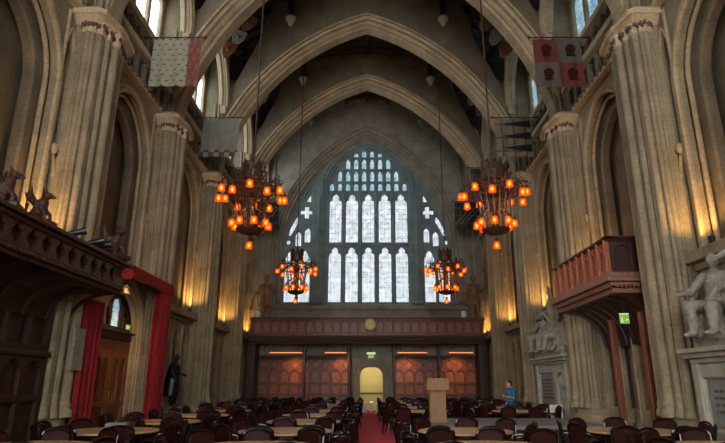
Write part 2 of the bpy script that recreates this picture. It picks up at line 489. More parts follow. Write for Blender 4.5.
# ================================================================== piers
def pier_outline(e=0.0):
    h = [(8.0, .74+e), (7.06-e*.9, .74+e), (6.98-e, .66+e*.9), (6.9-e, .2+e*.4), (6.86-e, .12+e*.2)]
    return h + [(x, -y) for x, y in reversed(h)]
SHAFTS = [(6.82, 0, .13), (6.87, .2, .05), (6.87, .33, .085), (6.92, .5, .06), (6.94, .62, .09), (7.05, .745, .055), (7.16, .755, .075), (7.28, .75, .045)]
def pier_mesh():
    body, cap, fol = MB(), MB(), MB()
    body.prism(pier_outline(), 0, 10.6)
    body.prism(pier_outline(.16), 0, .55); body.frust(pier_outline(.16), .55, pier_outline(.07), .7); body.prism(pier_outline(.07), .7, .95)
    up = [(8.4, .42), (7.15, .42), (7.0, .3), (7.0, -.3), (7.15, -.42), (8.4, -.42)]
    body.prism(up, 10.6, 18.6)
    for x, y, r in SHAFTS:
        for s in ((1, -1) if y else (1,)):
            body.tube([(x, s*y, .9), (x, s*y, 10.4)], r, 10)
            body.lathe([(r*1.7, 0), (r*1.7, .1), (r*1.2, .2), (r*1.35, .26), (r, .36)], (x, s*y, .9), 10)
            cap.lathe([(r*1.05, 0), (r*1.3, .03), (r*1.05, .07), (r*1.15, .2), (r*1.9, .34)], (x, s*y, 10.3), 10)
            for k in range(7):
                a = 2*PI*k/7
                fol.ball((x + r*1.35*math.cos(a), s*y + r*1.35*math.sin(a), 10.5 + .05*(k % 2)), (.05, .05, .08), 6)
    for s in (1, -1):
        for x, y in ((7.0, .36), (7.12, .46), (7.3, .46)): body.tube([(x, s*y, 10.9), (x, s*y, 14.6)], .07, 8)
    cap.frust(pier_outline(.04), 10.52, pier_outline(.24), 10.7); cap.prism(pier_outline(.28), 10.7, 10.86)
    cap.frust(pier_outline(.26), 10.86, pier_outline(.1), 11.02)
    return body, cap, fol
pb, pc, pf = pier_mesh()
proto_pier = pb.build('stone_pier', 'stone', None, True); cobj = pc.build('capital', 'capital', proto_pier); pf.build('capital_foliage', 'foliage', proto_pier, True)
ordn = {-1: 'left', 1: 'right'}
first = True
for side in (1, -1):
    for i, d in enumerate(PIERS):
        o = proto_pier if first else copy_tree(proto_pier)
        o.location = (0, d, 0)
        if side < 0: o.rotation_euler = (0, 0, PI)
        o['kind'] = 'structure'
        first = False

# ================================================================== transverse arches and the walls over them
AE, AR, AZ = 3.4, 10.63, 8.95
def tarc(r, n=26, zmin=10.7):
    """right half then left half of a two-centred arch: list of (x, z)"""
    rr = AR + r
    a0 = math.asin(max(0, (zmin - AZ)) / rr); a1 = math.acos(AE / rr)
    pts = [(-AE + rr*math.cos(a0 + (a1-a0)*i/n), AZ + rr*math.sin(a0 + (a1-a0)*i/n)) for i in range(n+1)]
    return pts + [(-x, z) for x, z in reversed(pts[:-1])]
PROF = [(0, .12), (0, .28), (.09, .33), (.13, .20), (.21, .22), (.25, .40), (.36, .47), (.41, .32), (.50, .33), (.54, .50), (.66, .57), (.71, .44), (.78, .45), (.80, .60), (.90, .60), (.93, .42)]
def arch_band():
    mb = MB()
    prof = [(r, -d) for r, d in reversed(PROF)] + PROF
    prof = [(r*.7, d) for r, d in prof]
    rows = []
    for r, d in prof: rows.append([(x, d, z) for x, z in tarc(r)])
    mb.loft(rows)
    return mb
def spandrel(t=.34, ends=8.3):
    mb = MB()
    arc = [(x, z) for x, z in tarc(.58)]
    pts = [(ends, arc[0][1])] + arc + [(-ends, arc[-1][1])]
    pts = [(ends, 14.0)] + [p for p in pts if True][1:-1] + [(-ends, 14.0)]
    rows = [[(x, -t, z) for x, z in pts], [(x, -t, max(z+.05, spz(x))) for x, z in pts], [(x, t, max(z+.05, spz(x))) for x, z in pts], [(x, t, z) for x, z in pts]]
    mb.loft(rows)
    return mb
tarch = None
sp_me = None
for d in PIERS:
    if tarch is None:
        tarch = arch_band().build('transverse_arch', 'arch', None, True)
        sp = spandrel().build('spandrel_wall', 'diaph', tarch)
        cb = MB()
        for s in (-1, 1):
            for f in (-1, 1):
                cb.lathe([(.05, -.35), (.12, -.28), (.16, -.12), (.26, 0), (.28, .1), (.24, .16)], (s*3.85, f*.5, 19.3), 10)
        cb.build('corbel', 'capital', tarch, True)
        o = tarch
    else: o = copy_tree(tarch)
    o.location = (0, d, 0); o['kind'] = 'structure'

# ================================================================== roof
rf = MB(); xs = [-8.6, -8.4, -4.2, 0, 4.2, 8.4, 8.6]
rf.loft([[(x, YW-.3, roofz(x)) for x in xs], [(x, YE+.4, roofz(x)) for x in xs]])
rf.loft([[(x, YW-.3, roofz(x)+.3) for x in xs], [(x, YE+.4, roofz(x)+.3) for x in xs]])
ceil = tag(rf.build('ceiling', 'roof'), kind='structure')
bm_ = MB()
for x in (0, 1.5, 3.0, 4.2, 5.4, 6.6): 
    for s in ((1, -1) if x else (1,)):
        bm_.bb(s*x-.1, s*x+.1, YW, YE, roofz(x)-.28, roofz(x)+.05)
y = YW + .8
while y < YE:
    for s in (-1, 1):
        bm_.tube([(0, y, roofz(0)-.06), (s*4.2, y, roofz(4.2)-.06), (s*8.3, y, roofz(8.3)-.06)], .07, 4)
    y += .72
for d in PIERS:
    for f in (-1, 1):
        for s in (-1, 1): bm_.bb(s*3.85-.13, s*3.85+.13, d+f*.36, d+f*.62, 19.35, 20.9)
bm_.build('roof_timber', 'roof', ceil); boards.build('roof_boarding', 'roof', ceil)

# ================================================================== floor, rear wall
tag(MB().bb(-8.2, 8.2, YW-.3, YE+4.0, -.25, 0).build('floor', 'floor'), kind='structure')
rw = MB(); rw.mesh(plate(rect(-8.6, 8.6, 0, 21.6), [arch_poly(0, 4.9, 2.6, 10.0, 15.0, 12)], .4, .05), end_mat(YW))
tag(rw.build('wall_rear', 'stone_end'), kind='structure')
nwin[0] += 1
wr = MB()
for k in range(-3, 4): wr.bb(k*1.3-.1, k*1.3+.1, YW-.1, YW+.1, 2.6, 10.5 + 4.2*(1-(abs(k)/3.6)**2))
wr.bb(-4.9, 4.9, YW-.1, YW+.1, 6.4, 6.6)
wr = tag(wr.build('window_%d' % nwin[0], 'stone_end'), kind='structure')
MB().bb(-5.1, 5.1, YW-.18, YW-.14, 2.5, 15.1).build('leaded_glass', 'glass_rear', wr)

# ================================================================== end wall with its great window
def formeret(r, n=16):
    # large blind arch over the whole window group
    return arch_curve(0, 5.75 + r, 9.6, 18.35 + r*1.05, n)
big = arch_poly(0, 5.75, 6.5, 9.6, 18.35, 16)
ew = MB()
ew.mesh(plate(rect(-8.6, 8.6, 3.2, 21.4), [big], .5, .04), end_mat(YE+.1))
ew.mesh(plate(rect(-8.6, 8.6, 0, 3.25), [arch_poly(.27, .80, 0, 2.2, 2.68, 8)], .5, .02), end_mat(YE+.1))
endw = tag(ew.build('wall_end', 'stone_end'), kind='structure')
em = MB()
for r, yo, rad in ((.0, -.18, .1), (.22, -.2, .07), (.42, -.2, .1), (.62, -.18, .06), (-.14, 0, .08)):
    pts = [(x, YE+yo, z) for x, z in formeret(r)]
    em.tube([(pts[0][0], YE+yo, 6.6)] + pts + [(pts[-1][0], YE+yo, 6.6)], rad, 8)
em.loft([[(x, YE+.02-d*.8, z) for x, z in formeret(-.1+r*.85, 20)] for r, d in PROF])
em.bb(-7.0, 7.0, YE-.35, YE+.2, 6.2, 6.42, .04); em.bb(-7.0, 7.0, YE-.25, YE+.2, 6.42, 6.55, .04)
for s in (-1, 1):
    for x in (6.35, 6.75, 7.1): em.tube([(s*x, YE-.18, 0), (s*x, YE-.18, 17.0)], .09, 8)
    em.lathe([(.05, -.35), (.12, -.28), (.16, -.12), (.26, 0), (.28, .1), (.24, .16)], (s*3.85, YE-.3, 19.35), 10)
em.build('moulding', 'stone_end', endw, True)

# central window: jamb shafts, five lights in two tiers, tracery over
LX = [-2.07 + 1.08*k - .03 for k in range(5)]; LX = [x + .0 for x in LX]
LX = [.09 + (k-2)*1.115 for k in range(5)]
holes_low = [arch_poly(x, .405, 6.75, 9.7, 10.45, 9, .14) for x in LX]
holes_mid = [arch_poly(x, .405, 10.75, 13.4, 14.2, 9, .14) for x in LX]
blue = []
def inside(x, z, m=.1): # inside the main arch?
    hw, zs, za = 2.8 - m, 14.0, 17.6 - m
    h = za - zs; e = (h*h-hw*hw)/(2*hw); r = hw + e
    return (abs(x-.08)+e)**2 + (z-zs)**2 < r*r
for k in range(-5, 5):
    x = .08 + (k + .5)*.5575
    for z0, h in ((14.42, .55), (15.1, .8), (16.0, .8), (16.9, .5)):
        if not inside(x, z0 + h, .0) or not inside(x - .15, z0 + h*.7, 0) or not inside(x + .15, z0 + h*.7, 0): h *= .68
        if inside(x, z0 + h, .0) and inside(x - .15, z0 + h*.7, 0) and inside(x + .15, z0 + h*.7, 0):
            blue.append(arch_poly(x, .145, z0, z0 + h*.62, z0 + h, 5))
nwin[0] += 1
mainwin = plate(arch_poly(.08, 2.9, 6.5, 14.0, 17.8, 14), holes_low + holes_mid + blue, .28, .045)
ms = MB(); ms.mesh(mainwin, end_mat(YE+.25))
win = tag(ms.build('window_%d' % nwin[0], 'stone_daylight_tint'), kind='structure')
mm = MB()
for s in (-1, 1):
    for x, y, r in ((2.92, .05, .1), (3.08, -.08, .12), (3.27, -.2, .15), (3.48, -.08, .12), (3.64, .05, .1)):
        mm.tube([(.04+s*x, YE+y, 6.5), (.04+s*x, YE+y, 15.2 if x < 3.1 else 13.9)], r, 9)
    mm.bb(.04+s*2.86, .04+s*3.75, YE+.08, YE+.4, 6.5, 15.0)
    mm.lathe([(.3, 0), (.45, .1), (.45, .25), (.25, .4), (.25, .6)], (.04+s*3.22, YE-.05, 6.5), 8)
for hw, dz, y, r in ((2.88, .06, .05, .1), (3.08, .28, .0, .12), (3.3, .52, .05, .09)):
    mm.tube([(.08+x, YE+y, z) for x, z in arch_curve(0, hw, 14.0, 17.7+dz, 14)], r, 8)
for x in [.09 + (k-2.5)*1.115 for k in range(6)]: mm.tube([(x, YE+.08, 6.6), (x, YE+.08, 14.3)], .08, 6)
mm.bb(-2.75, 2.93, YE+.02, YE+.15, 10.5, 10.66, .03)
mm.build('shaft', 'stone_daylight_tint', win, True)
MB().bb(-2.9, 3.05, YE+.38, YE+.41, 6.5, 14.3).build('stained_glass', 'glass_main', win)
MB().bb(-2.9, 3.05, YE+.38, YE+.41, 14.32, 17.9).build('tracery_glass', 'glass_blue', win)
INF = [rect(-2.76, 2.92, 6.55, 14.0)[0:2] + arch_curve(.08, 2.84, 14.0, 17.7, 14)]
for s in (-1, 1):
    INF.append([(s*x, z) for x, z in [(3.66, 6.58), (5.55, 6.58), (5.55, 9.7), (5.3, 11.3), (4.95, 12.4), (4.5, 13.5), (3.75, 14.85)]])
MB().mesh(plate([(-5.8, 6.5), (5.8, 6.5)] + arch_curve(0, 5.8, 9.6, 18.4, 16), INF, .2, .02), end_mat(YE+.12)).build('window_surround', 'stone_daylight_tint', endw)
# flanking half windows under the big arch
def xbig(z):  # x of the big arch at height z
    hw, zs, za = 5.75, 9.6, 18.35
    h = za - zs; e = (h*h-hw*hw)/(2*hw); r = hw + e
    return math.sqrt(max(0, r*r - max(0, z-zs)**2)) - e
for s in (-1, 1):
    nwin[0] += 1
    out = [(3.6, 6.5), (5.95, 6.5), (5.95, 9.6)] + [(xbig(z)+.15, z) for z in (9.6, 10.5, 11.5, 12.5, 13.5, 14.4, 15.4)] + [(3.6, 15.4)]
    hl = [arch_poly(4.15, .37, 6.75, 9.45, 10.2, 9, .09), arch_poly(5.08, .37, 6.75, 9.45, 10.2, 9, .09)]
    hb = [arch_poly(4.0, .2, 10.75, 11.4, 11.75, 6), arch_poly(4.62, .2, 10.5, 11.15, 11.5, 6)]
    a, b = .14, .42      # the cross
    cx_, cz_ = 4.1, 12.85
    hb.append([(cx_-a, cz_-b), (cx_+a, cz_-b), (cx_+a, cz_-a), (cx_+b, cz_-a), (cx_+b, cz_+a), (cx_+a, cz_+a), (cx_+a, cz_+b), (cx_-a, cz_+b), (cx_-a, cz_+a), (cx_-b, cz_+a), (cx_-b, cz_-a), (cx_-a, cz_-a)])
    hb.append([(4.62, 12.2), (5.12, 11.2), (5.3, 11.25), (5.18, 11.7), (4.9, 12.3), (4.68, 12.6)])
    hb.append([(3.82, 13.6), (4.15, 13.6), (3.86, 14.15)])
    hb.append(circle(5.28, 10.75, .15, 8))
    o = MB(); o.mesh(plate([(x, z) for x, z in out], hl + hb, .26, .04), end_mat(YE+.25))
    if s < 0: o.xform(Matrix.Diagonal((-1, 1, 1, 1)))
    w = tag(o.build('window_%d' % nwin[0], 'stone_daylight_tint'), kind='structure')
    MB().bb(s*3.6, s*5.9, YE+.38, YE+.41, 6.5, 15.2).build('stained_glass', 'glass_main', w)
MB().bb(-8.6, 8.6, YE+.36, YE+.5, 3.3, 6.6).build('apron_wall', 'stone_daylight_tint', endw)

# ================================================================== timber gallery across the end of the hall
GF = 34.3
gal = empty('timber_gallery', (0, GF, 0), 0, 'long dark red timber gallery front under the great stained window', 'gallery')
g = MB()
ph = []
for k in range(26):
    x = -6.9 + k*.531
    ph.append(arch_poly(x+.265, .2, 4.62, 5.05, 5.28, 5))
g.mesh(plate(rect(-7.05, 7.05, 4.42, 5.45), ph, .08, .015), end_mat(GF))
for k in range(0, 27, 2): g.bb(-6.95+k*.531, -6.86+k*.531, GF-.09, GF, 4.42, 5.5, .02)
wpart(gal, 'front_panelling', g, 'oakmid')
wpart(gal, 'panel_backing', MB().bb(-7.05, 7.05, GF+.05, GF+.1, 4.4, 5.4), 'oakred')
g = MB().bb(-7.1, 7.1, GF-.16, GF+.14, 5.42, 5.52, .03).bb(-7.1, 7.1, GF-.1, GF+.1, 5.34, 5.42, .02)
wpart(gal, 'top_rail', g, 'oakmid')
g = MB()
for z0, z1, y in ((4.3, 4.42, -.18), (4.2, 4.3, -.3), (4.08, 4.2, -.2), (3.95, 4.08, -.06)): g.bb(-7.1, 7.1, GF+y, GF+.3, z0, z1, .025)
for k in range(70): g.bb(-6.95+k*.2, -6.86+k*.2, GF-.26, GF-.1, 4.12, 4.2)
wpart(gal, 'cornice', g, 'oakcarve')
g = MB().bb(-7.2, 7.2, GF, YE-.15, 4.15, 4.3)
for k in range(12): g.bb(-6.6+k*1.2-.07, -6.6+k*1.2+.07, GF+.2, YE-.2, 3.98, 4.15)
wpart(gal, 'gallery_floor', g, 'oak')
for x in (-3.85, -1.1, 1.65, 4.4):
    wpart(gal, 'post', MB().bb(x-.09, x+.09, 35.3, 35.5, 0, 4.15, .03).bb(x-.14, x+.14, 35.25, 35.55, 0, .3, .03).bb(x-.14, x+.14, 35.25, 35.55, 3.6, 3.75, .03), 'oak')
for s in (-1, 1):
    wpart(gal, 'end_return', MB().bb(s*6.75, s*7.3, 34.6, YE-.15, 0, 4.1, .03), 'oak')

def screen(name, x0, x1, label):
    r = empty(name, ((x0+x1)/2, YE-.42, 0), 0, label, 'panelling', 'panelled screens under the end gallery')
    n = max(3, round((x1-x0)/.62)); w = (x1-x0)/n; Y = YE-.42; holes = []
    for k in range(n):
        c = x0 + (k+.5)*w
        holes += [rect(c-w*.38, c+w*.38, .25, .95), rect(c-w*.38, c+w*.38, 1.08, 1.62), arch_poly(c, w*.38, 1.76, 2.2, 2.45, 6, .03), quatre(c, 2.78, w*.33, 20)]
    wpart(r, 'frame', MB().mesh(plate(rect(x0, x1, 0, 3.2), holes, .09, .015), end_mat(Y)), 'oakmid')
    wpart(r, 'backing_board', MB().bb(x0, x1, Y+.04, Y+.1, 0, 3.2), 'oakred')
    c = MB().bb(x0, x1, Y-.14, Y+.1, 3.2, 3.32, .03).bb(x0, x1, Y-.08, Y+.1, 3.12, 3.2, .02)
    for k in range(int((x1-x0)/.16)): c.ball((x0+.08+k*.16, Y-.1, 3.1), (.05, .04, .07), 6)
    wpart(r, 'carved_cresting', c, 'oakcarve')
    wpart(r, 'skirting', MB().bb(x0, x1, Y-.09, Y+.02, 0, .2, .02), 'oak')
screen('timber_screen', -6.7, -.98, 'reddish carved panelling under the gallery, left of the pale yellow doorway')
screen('timber_screen', 1.66, 6.7, 'reddish carved panelling under the gallery, right of the pale yellow doorway')

# lamp battens under the gallery that wash the panelling
for x0, x1, lb in ((-5.95, -3.95, 'long glowing lamp batten under gallery, farthest left'), (-2.6, -1.25, 'short glowing lamp batten under gallery, just left of doorway'),
                   (1.85, 3.7, 'glowing lamp batten under gallery, just right of doorway'), (5.0, 6.5, 'glowing lamp batten under gallery, farthest right')):
    r = empty('lamp_batten', ((x0+x1)/2, 35.0, 3.5), 0, lb, 'lamp', 'lamp battens under the gallery')
    wpart(r, 'housing', MB().bb(x0, x1, 34.95, 35.1, 3.5, 3.56, .01).tube([(x0+.2, 35.02, 3.55), (x0+.2, 35.02, 3.97)], .015, 6).tube([(x1-.2, 35.02, 3.55), (x1-.2, 35.02, 3.97)], .015, 6), 'oak')
    wpart(r, 'diffuser', MB().bb(x0+.03, x1-.03, 34.96, 35.09, 3.44, 3.5), 'strip')
    L = bpy.data.lights.new('batten_light', 'AREA'); L.shape = 'RECTANGLE'; L.size = .5; L.size_y = .1; L.color = (1, .46, .13); L.energy = 14; L.spread = math.radians(110)
    lo = bpy.data.objects.new('batten_light', L); COL.objects.link(lo); lo.location = ((x1-x0)*(.28 if x0 < 0 else -.2), .02, -.08); lo.parent = r
    lo.rotation_euler = (math.radians(24), 0, 0)

# clock on the gallery front
ck = empty('wall_clock', (.19, GF-.12, 5.08), 0, 'round yellow faced clock at the middle of the timber gallery front', 'clock')
m = MB().lathe([(.0, 0), (.36, 0), (.37, .05), (.33, .08)], (0, 0, 0), 28); m.xform(Matrix.Rotation(PI/2, 4, 'X')); m.build('case', 'gold', ck, True)
m = MB().lathe([(.0, .06), (.31, .06), (.31, .085)], (0, 0, 0), 28); m.xform(Matrix.Rotation(PI/2, 4, 'X')); m.build('dial', 'dial', ck)
for k in range(12):
    a = k*PI/6; MB().box((.25*math.sin(a), -.088, .25*math.cos(a)), (.022, .006, .07), Matrix.Rotation(a, 3, 'Y')).build('hour_mark', 'black', ck)
for a, l, w in ((math.radians(310), .15, .025), (math.radians(75), .22, .018)):
    MB().box((l/2*math.sin(a), -.093, l/2*math.cos(a)), (w, .006, l), Matrix.Rotation(a, 3, 'Y')).build('clock_hand', 'black', ck)

# end doorway with its lit lobby
dr = MB()
dr.mesh(plate([(-.95, 0), (-.43, 0), (-.43, 2.1)] + list(reversed(arch_curve(.27, .70, 2.1, 2.62, 8))) + [(.97, 2.1), (.97, 0), (1.63, 0), (1.63, 3.3), (-.95, 3.3)], [], .5, .04), end_mat(YE-.45))
for hw, y in ((.74, -.72), (.9, -.68), (1.1, -.7)):
    dr.tube([(.27+hw, YE+y, 0), (.27+hw, YE+y, 2.1)] + [(x, YE+y, z) for x, z in arch_curve(.27, hw, 2.1, 2.62+(hw-.7)*.8, 8)] + [(.27-hw, YE+y, 2.1), (.27-hw, YE+y, 0)], .055, 7)
dr = tag(dr.build('door_1', 'stone_end', None, False), kind='structure')
lb = MB().bb(-.75, -.7, YE, YE+2.2, 0, 3).bb(1.25, 1.3, YE, YE+2.2, 0, 3).bb(-.75, 1.3, YE+2.2, YE+2.25, 0, 3).bb(-.75, 1.3, YE, YE+2.2, 2.95, 3)
lb.build('lobby_wall', 'cream', dr)
MB().bb(-.7, 1.25, YE+2.13, YE+2.2, 1.02, 1.09).build('dado_rail', 'oak', dr)
L = bpy.data.lights.new('lobby_light', 'POINT'); L.color = (1, .9, .66); L.energy = 42; L.shadow_soft_size = .12
lo = bpy.data.objects.new('lobby_light', L); COL.objects.link(lo); lo.location = (.27, YE+.8, 2.75); lo.parent = dr
MB().lathe([(.0, 0), (.14, .02), (.16, .1), (.05, .12)], (.27, YE+.8, 2.84), 14).build('ceiling_light', 'white', dr)
for x, lab in ((-.2, 'small pale blue panel at the end of carpet, left of brown stand'), (.72, 'small pale blue panel at the end of carpet, right of brown stand')):
    tag(MB().bb(x-.17, x+.17, YE-1.0, YE-.95, 0, .5, .02).bb(x-.17, x-.11, YE-1.1, YE-.85, 0, .04).bb(x+.11, x+.17, YE-1.1, YE-.85, 0, .04).build('barrier_panel', 'bluewhite'), lab, 'barrier', 'pale blue panels at the doorway')
st = empty('floor_stand', (.26, YE-1.05, 0), 0, 'low golden brown wooden stand on the carpet before yellow doorway', 'stand')
MB().bb(-.12, .12, -.1, .1, 0, .05, .01).build('base', 'post', st)
MB().frust(rect(-.1, .1, -.06, .06), .05, rect(-.05, .05, -.04, .04), .55).build('post', 'tabletop', st)
MB().box((0, -.02, .58), (.26, .2, .03), Matrix.Rotation(.4, 3, 'X'), .005).build('top_board', 'tabletop', st)

ex = empty('exit_sign', (.25, 35.15, 3.3), 0, 'small green exit sign glowing above the yellow doorway', 'sign')
MB().bb(-.2, .2, -.03, .03, -.17, .05, .01).build('sign_panel', 'exitg', ex)
MB().bb(-.27, .27, -.05, .05, .07, .2, .02).build('lamp_box', 'exitw', ex)
MB().tube([(0, 0, .2), (0, 0, .7)], .015, 6).build('hanger', 'metal', ex)
def running_man(side):   # little white pictogram standing proud of the green face
    m = MB(); y = -.034
    m.box((-.09, y, .0), (.03, .006, .03)); m.box((-.09, y, -.055), (.03, .006, .06)); m.box((-.065, y, -.105), (.06, .006, .02)); m.box((-.115, y, -.11), (.02, .006, .06)); m.box((.09, y, -.06), (.09, .006, .02)); m.box((.05, y, -.06), (.02, .006, .06))
    return m
running_man(1).build('pictogram', 'exitw', ex)

# ================================================================== carved figures
def figure(mb, J, k):
    """a draped human form; J maps joint name to point, k is overall scale"""
    V = lambda n: Vector(J[n])
    pv, ch, nk, hd = V('pelvis'), V('chest'), V('neck'), V('head')
    mb.tube([pv - (ch-pv)*.15, pv, (pv+ch)/2, ch, nk], [.13*k, .155*k, .135*k, .165*k, .06*k], 12)
    mb.ball(hd, (.085*k, .1*k, .125*k), 12); mb.tube([nk, hd], .055*k, 8)
    mb.ball(hd + Vector((0, -.095*k, -.01*k)), .028*k, 6)
    for s in 'lr':
        sh, el, ha = V('sh'+s), V('el'+s), V('ha'+s)
        mb.tube([ch, sh], [.11*k, .075*k], 8); mb.ball(sh, .08*k, 8)
        mb.tube([sh, el, ha], [.085*k, .068*k, .045*k], 8); mb.ball(ha, (.045*k, .045*k, .06*k), 8)
        hp, kn, ft = V('hp'+s), V('kn'+s), V('ft'+s)
        mb.tube([hp, kn, ft], [.14*k, .11*k, .065*k], 10); mb.tube([ft, ft + Vector((0, -.17*k, -.03*k))], [.05*k, .04*k], 8)
def stand_pose(x, y, z, k, lean=0, armr=(.3, -.25, 1.0), arml=(-.3, -.2, 1.05), turn=0):
    P = lambda a, b, c: (x + (a*math.cos(turn) - b*math.sin(turn))*k, y + (a*math.sin(turn) + b*math.cos(turn))*k, z + c*k)
    return dict(pelvis=P(0, 0, .95), chest=P(lean, 0, 1.33), neck=P(lean, 0, 1.52), head=P(lean, -.03, 1.66),
        shl=P(-.2+lean, 0, 1.42), shr=P(.2+lean, 0, 1.42), ell=P(-.3+lean, .02, 1.15), elr=P(.3+lean, .02, 1.15), hal=P(*arml), har=P(*armr),
        hpl=P(-.1, 0, .9), hpr=P(.1, 0, .9), knl=P(-.12, -.06, .5), knr=P(.13, -.02, .5), ftl=P(-.13, 0, .06), ftr=P(.16, 0, .06))
def seat_pose(x, y, z, k, turn=0, armr=(.4, -.35, .75), arml=(-.35, -.4, .7), lean=0):
    P = lambda a, b, c: (x + (a*math.cos(turn) - b*math.sin(turn))*k, y + (a*math.sin(turn) + b*math.cos(turn))*k, z + c*k)
    return dict(pelvis=P(0, 0, .5), chest=P(lean, -.03, .9), neck=P(lean, -.04, 1.09), head=P(lean*1.2, -.07, 1.23),
        shl=P(-.2+lean, -.02, .99), shr=P(.2+lean, -.02, .99), ell=P(-.32, -.1, .75), elr=P(.32, -.1, .75), hal=P(*arml), har=P(*armr),
        hpl=P(-.1, -.02, .48), hpr=P(.1, -.02, .48), knl=P(-.16, -.45, .5), knr=P(.18, -.43, .45), ftl=P(-.16, -.42, .06), ftr=P(.22, -.5, .06))
def drape(mb, x, y, z, k, rr, n=9, hgt=.95, spread=.3):
    for i in range(n):
        a = 2*PI*i/n + rr.random()*.4
        mb.tube([(x+.1*k*math.cos(a), y+.1*k*math.sin(a), z+hgt*k), (x+.17*k*math.cos(a), y+.15*k*math.sin(a), z+hgt*.5*k), (x+spread*k*math.cos(a), y+spread*.8*k*math.sin(a), z)], [.05*k, .065*k, .06*k], 6)

def monument_figures(seed, w, k):
    rr = random.Random(seed); mb = MB()
    mb.box((0, .12, .12), (w*.9, .6, .3)); mb.ball((0, .1, .3), (w*.25, .3, .35), 12)
    figure(mb, stand_pose(.05*w, .08, .42, k*1.02, .03, (.55, -.25, 1.75), (-.38, -.3, .95)), k*1.02); drape(mb, .05*w, .08, .42, k, rr)
    figure(mb, seat_pose(-.27*w, .02, .2, k, .5, lean=.1), k); drape(mb, -.27*w, .0, .2, k, rr, 8, .55, .42)
    figure(mb, seat_pose(.31*w, .02, .2, k*.95, -.5, (.2, -.5, 1.2), (-.4, -.3, .75), -.08), k*.95); drape(mb, .31*w, .0, .2, k*.95, rr, 8, .55, .42)
    for i in range(26):       # hanging folds of cloth across knees and seats
        x = (rr.random()-.5)*w*.8; z0 = .75 + rr.random()*.5; y = -.32 + rr.random()*.3
        mb.tube([(x, y+.2, z0), (x+.08*(rr.random()-.5), y, z0-.3), (x+.3*(rr.random()-.5), y+.02, .15)], [.05, .075, .06], 6)
    for i in range(14):
        x = (rr.random()-.5)*w*.7; mb.ball((x, .15, .9+rr.random()*.9*(1-abs(x)/w*1.6)), (.16, .12, .16), 8)
    # trophies, shield and cornucopia heaped about them
    for i in range(16):
        x = (rr.random()-.5)*w*.85
        mb.ball((x, -.1+rr.random()*.25, .25+rr.random()*.35), (.1+rr.random()*.12, .12, .1+rr.random()*.1), 8)
    mb.lathe([(.0, 0), (.3, .02), (.34, .06), (.0, .12)], (-.02, 0, 0), 14)
    mb.tube([(.45*w, 0, .3), (.42*w, .05, .9), (.46*w, .1, 1.3)], [.16, .1, .03], 8)
    mb.tube([(-.45*w, 0, .3), (-.42*w, -.05, .7), (-.46*w, -.1, 1.0), (-.4*w, -.1, 1.25)], [.16, .13, .09, .03], 8)
    mb.tube([(.2*w, .2, .4), (.12*w, .2, 2.2)], .035, 6)
    return sculpt(mb, .038, 2)

def monument(loc, w, zb, label, seed, k, niche):
    r = empty('stone_monument', loc, -PI/2, label, 'monument', 'carved monuments on the right wall')
    t = .42
    b = MB(); hw = w/2
    outer = rect(-hw, hw, .45, zb-.3)
    holes = [rect(-hw+.25, hw*.1, .75, zb-.6), arch_poly(hw*.55, .42, .8, zb-1.0, zb-.62, 8)]
    b.mesh(plate(outer, holes, .16, .03), Matrix(((1,0,0,0),(0,0,-1,.08),(0,1,0,0),(0,0,0,1))))
    b.bb(-hw, hw, .1, t+.15, .0, zb-.25); b.bb(-hw-.08, hw+.08, -.12, t+.1, 0, .28, .03); b.bb(-hw-.04, hw+.04, -.06, t+.1, .28, .45, .04)
    for i in range(5):
        x = -hw + .12 + i*(w-.24)/4
        if i in (0, 4): b.bb(x-.1, x+.1, -.06, .1, .45, zb-.3, .02)
    b.build('pedestal', 'marblelight', r)
    c = MB()
    for z0, z1, o in ((zb-.3, zb-.2, .05), (zb-.2, zb-.1, .14), (zb-.1, zb, .22)): c.bb(-hw-o, hw+o, -o, t+.1, z0, z1, .025)
    c.build('cornice', 'marblelight', r)
    tb = MB().bb(-hw+.3, hw*.1-.05, .06, .11, .8, zb-.65, .01).build('inscription_tablet', 'marblegrey', r)
    l = MB(); rr = random.Random(seed); z = zb-.85; xa, xb = -hw+.42, hw*.1-.17
    while z > 1.0:
        ind = rr.random()*.2; x = xa + ind
        while x < xb - ind:
            ww = .03+rr.random()*.03
            l.box((x, .055, z), (ww*.7, .006, .055)); x += ww + (.05 if rr.random() < .2 else 0)
        z -= .13
    tag(l.build('lettering', 'letter', tb), kind='stuff')
    o = MB(); o.lathe([(0, 0), (.26, 0), (.28, .04), (.2, .06), (.0, .1)], (0, 0, 0), 20); o.xform(Matrix.Translation((hw*.55, .09, zb-.95)) @ Matrix.Rotation(PI/2, 4, 'X'))
    o.build('medallion', 'marblelight', r, True)
    f = monument_figures(seed, w, k*1.08); f.xform(Matrix.Translation((0, .12, zb-.03)))
    f.build('sculpture_group', 'marble', r, True)
    bk = MB().frust(rect(-hw*.8, hw*.8, .42, t+.1), zb, rect(-hw*.45, hw*.45, .42, t+.1), zb+1.9); bk.build('back_slab', 'marblegrey', r)
    return r
monument((6.95, 21.9, 0), 3.6, 2.62, 'carved stone monument with figures standing beyond the timber balcony', 5, 1.12, True)
monument((6.85, 10.25, 0), 3.7, 2.32, 'carved stone monument at right edge, nearer than the timber balcony', 11, 1.15, False)

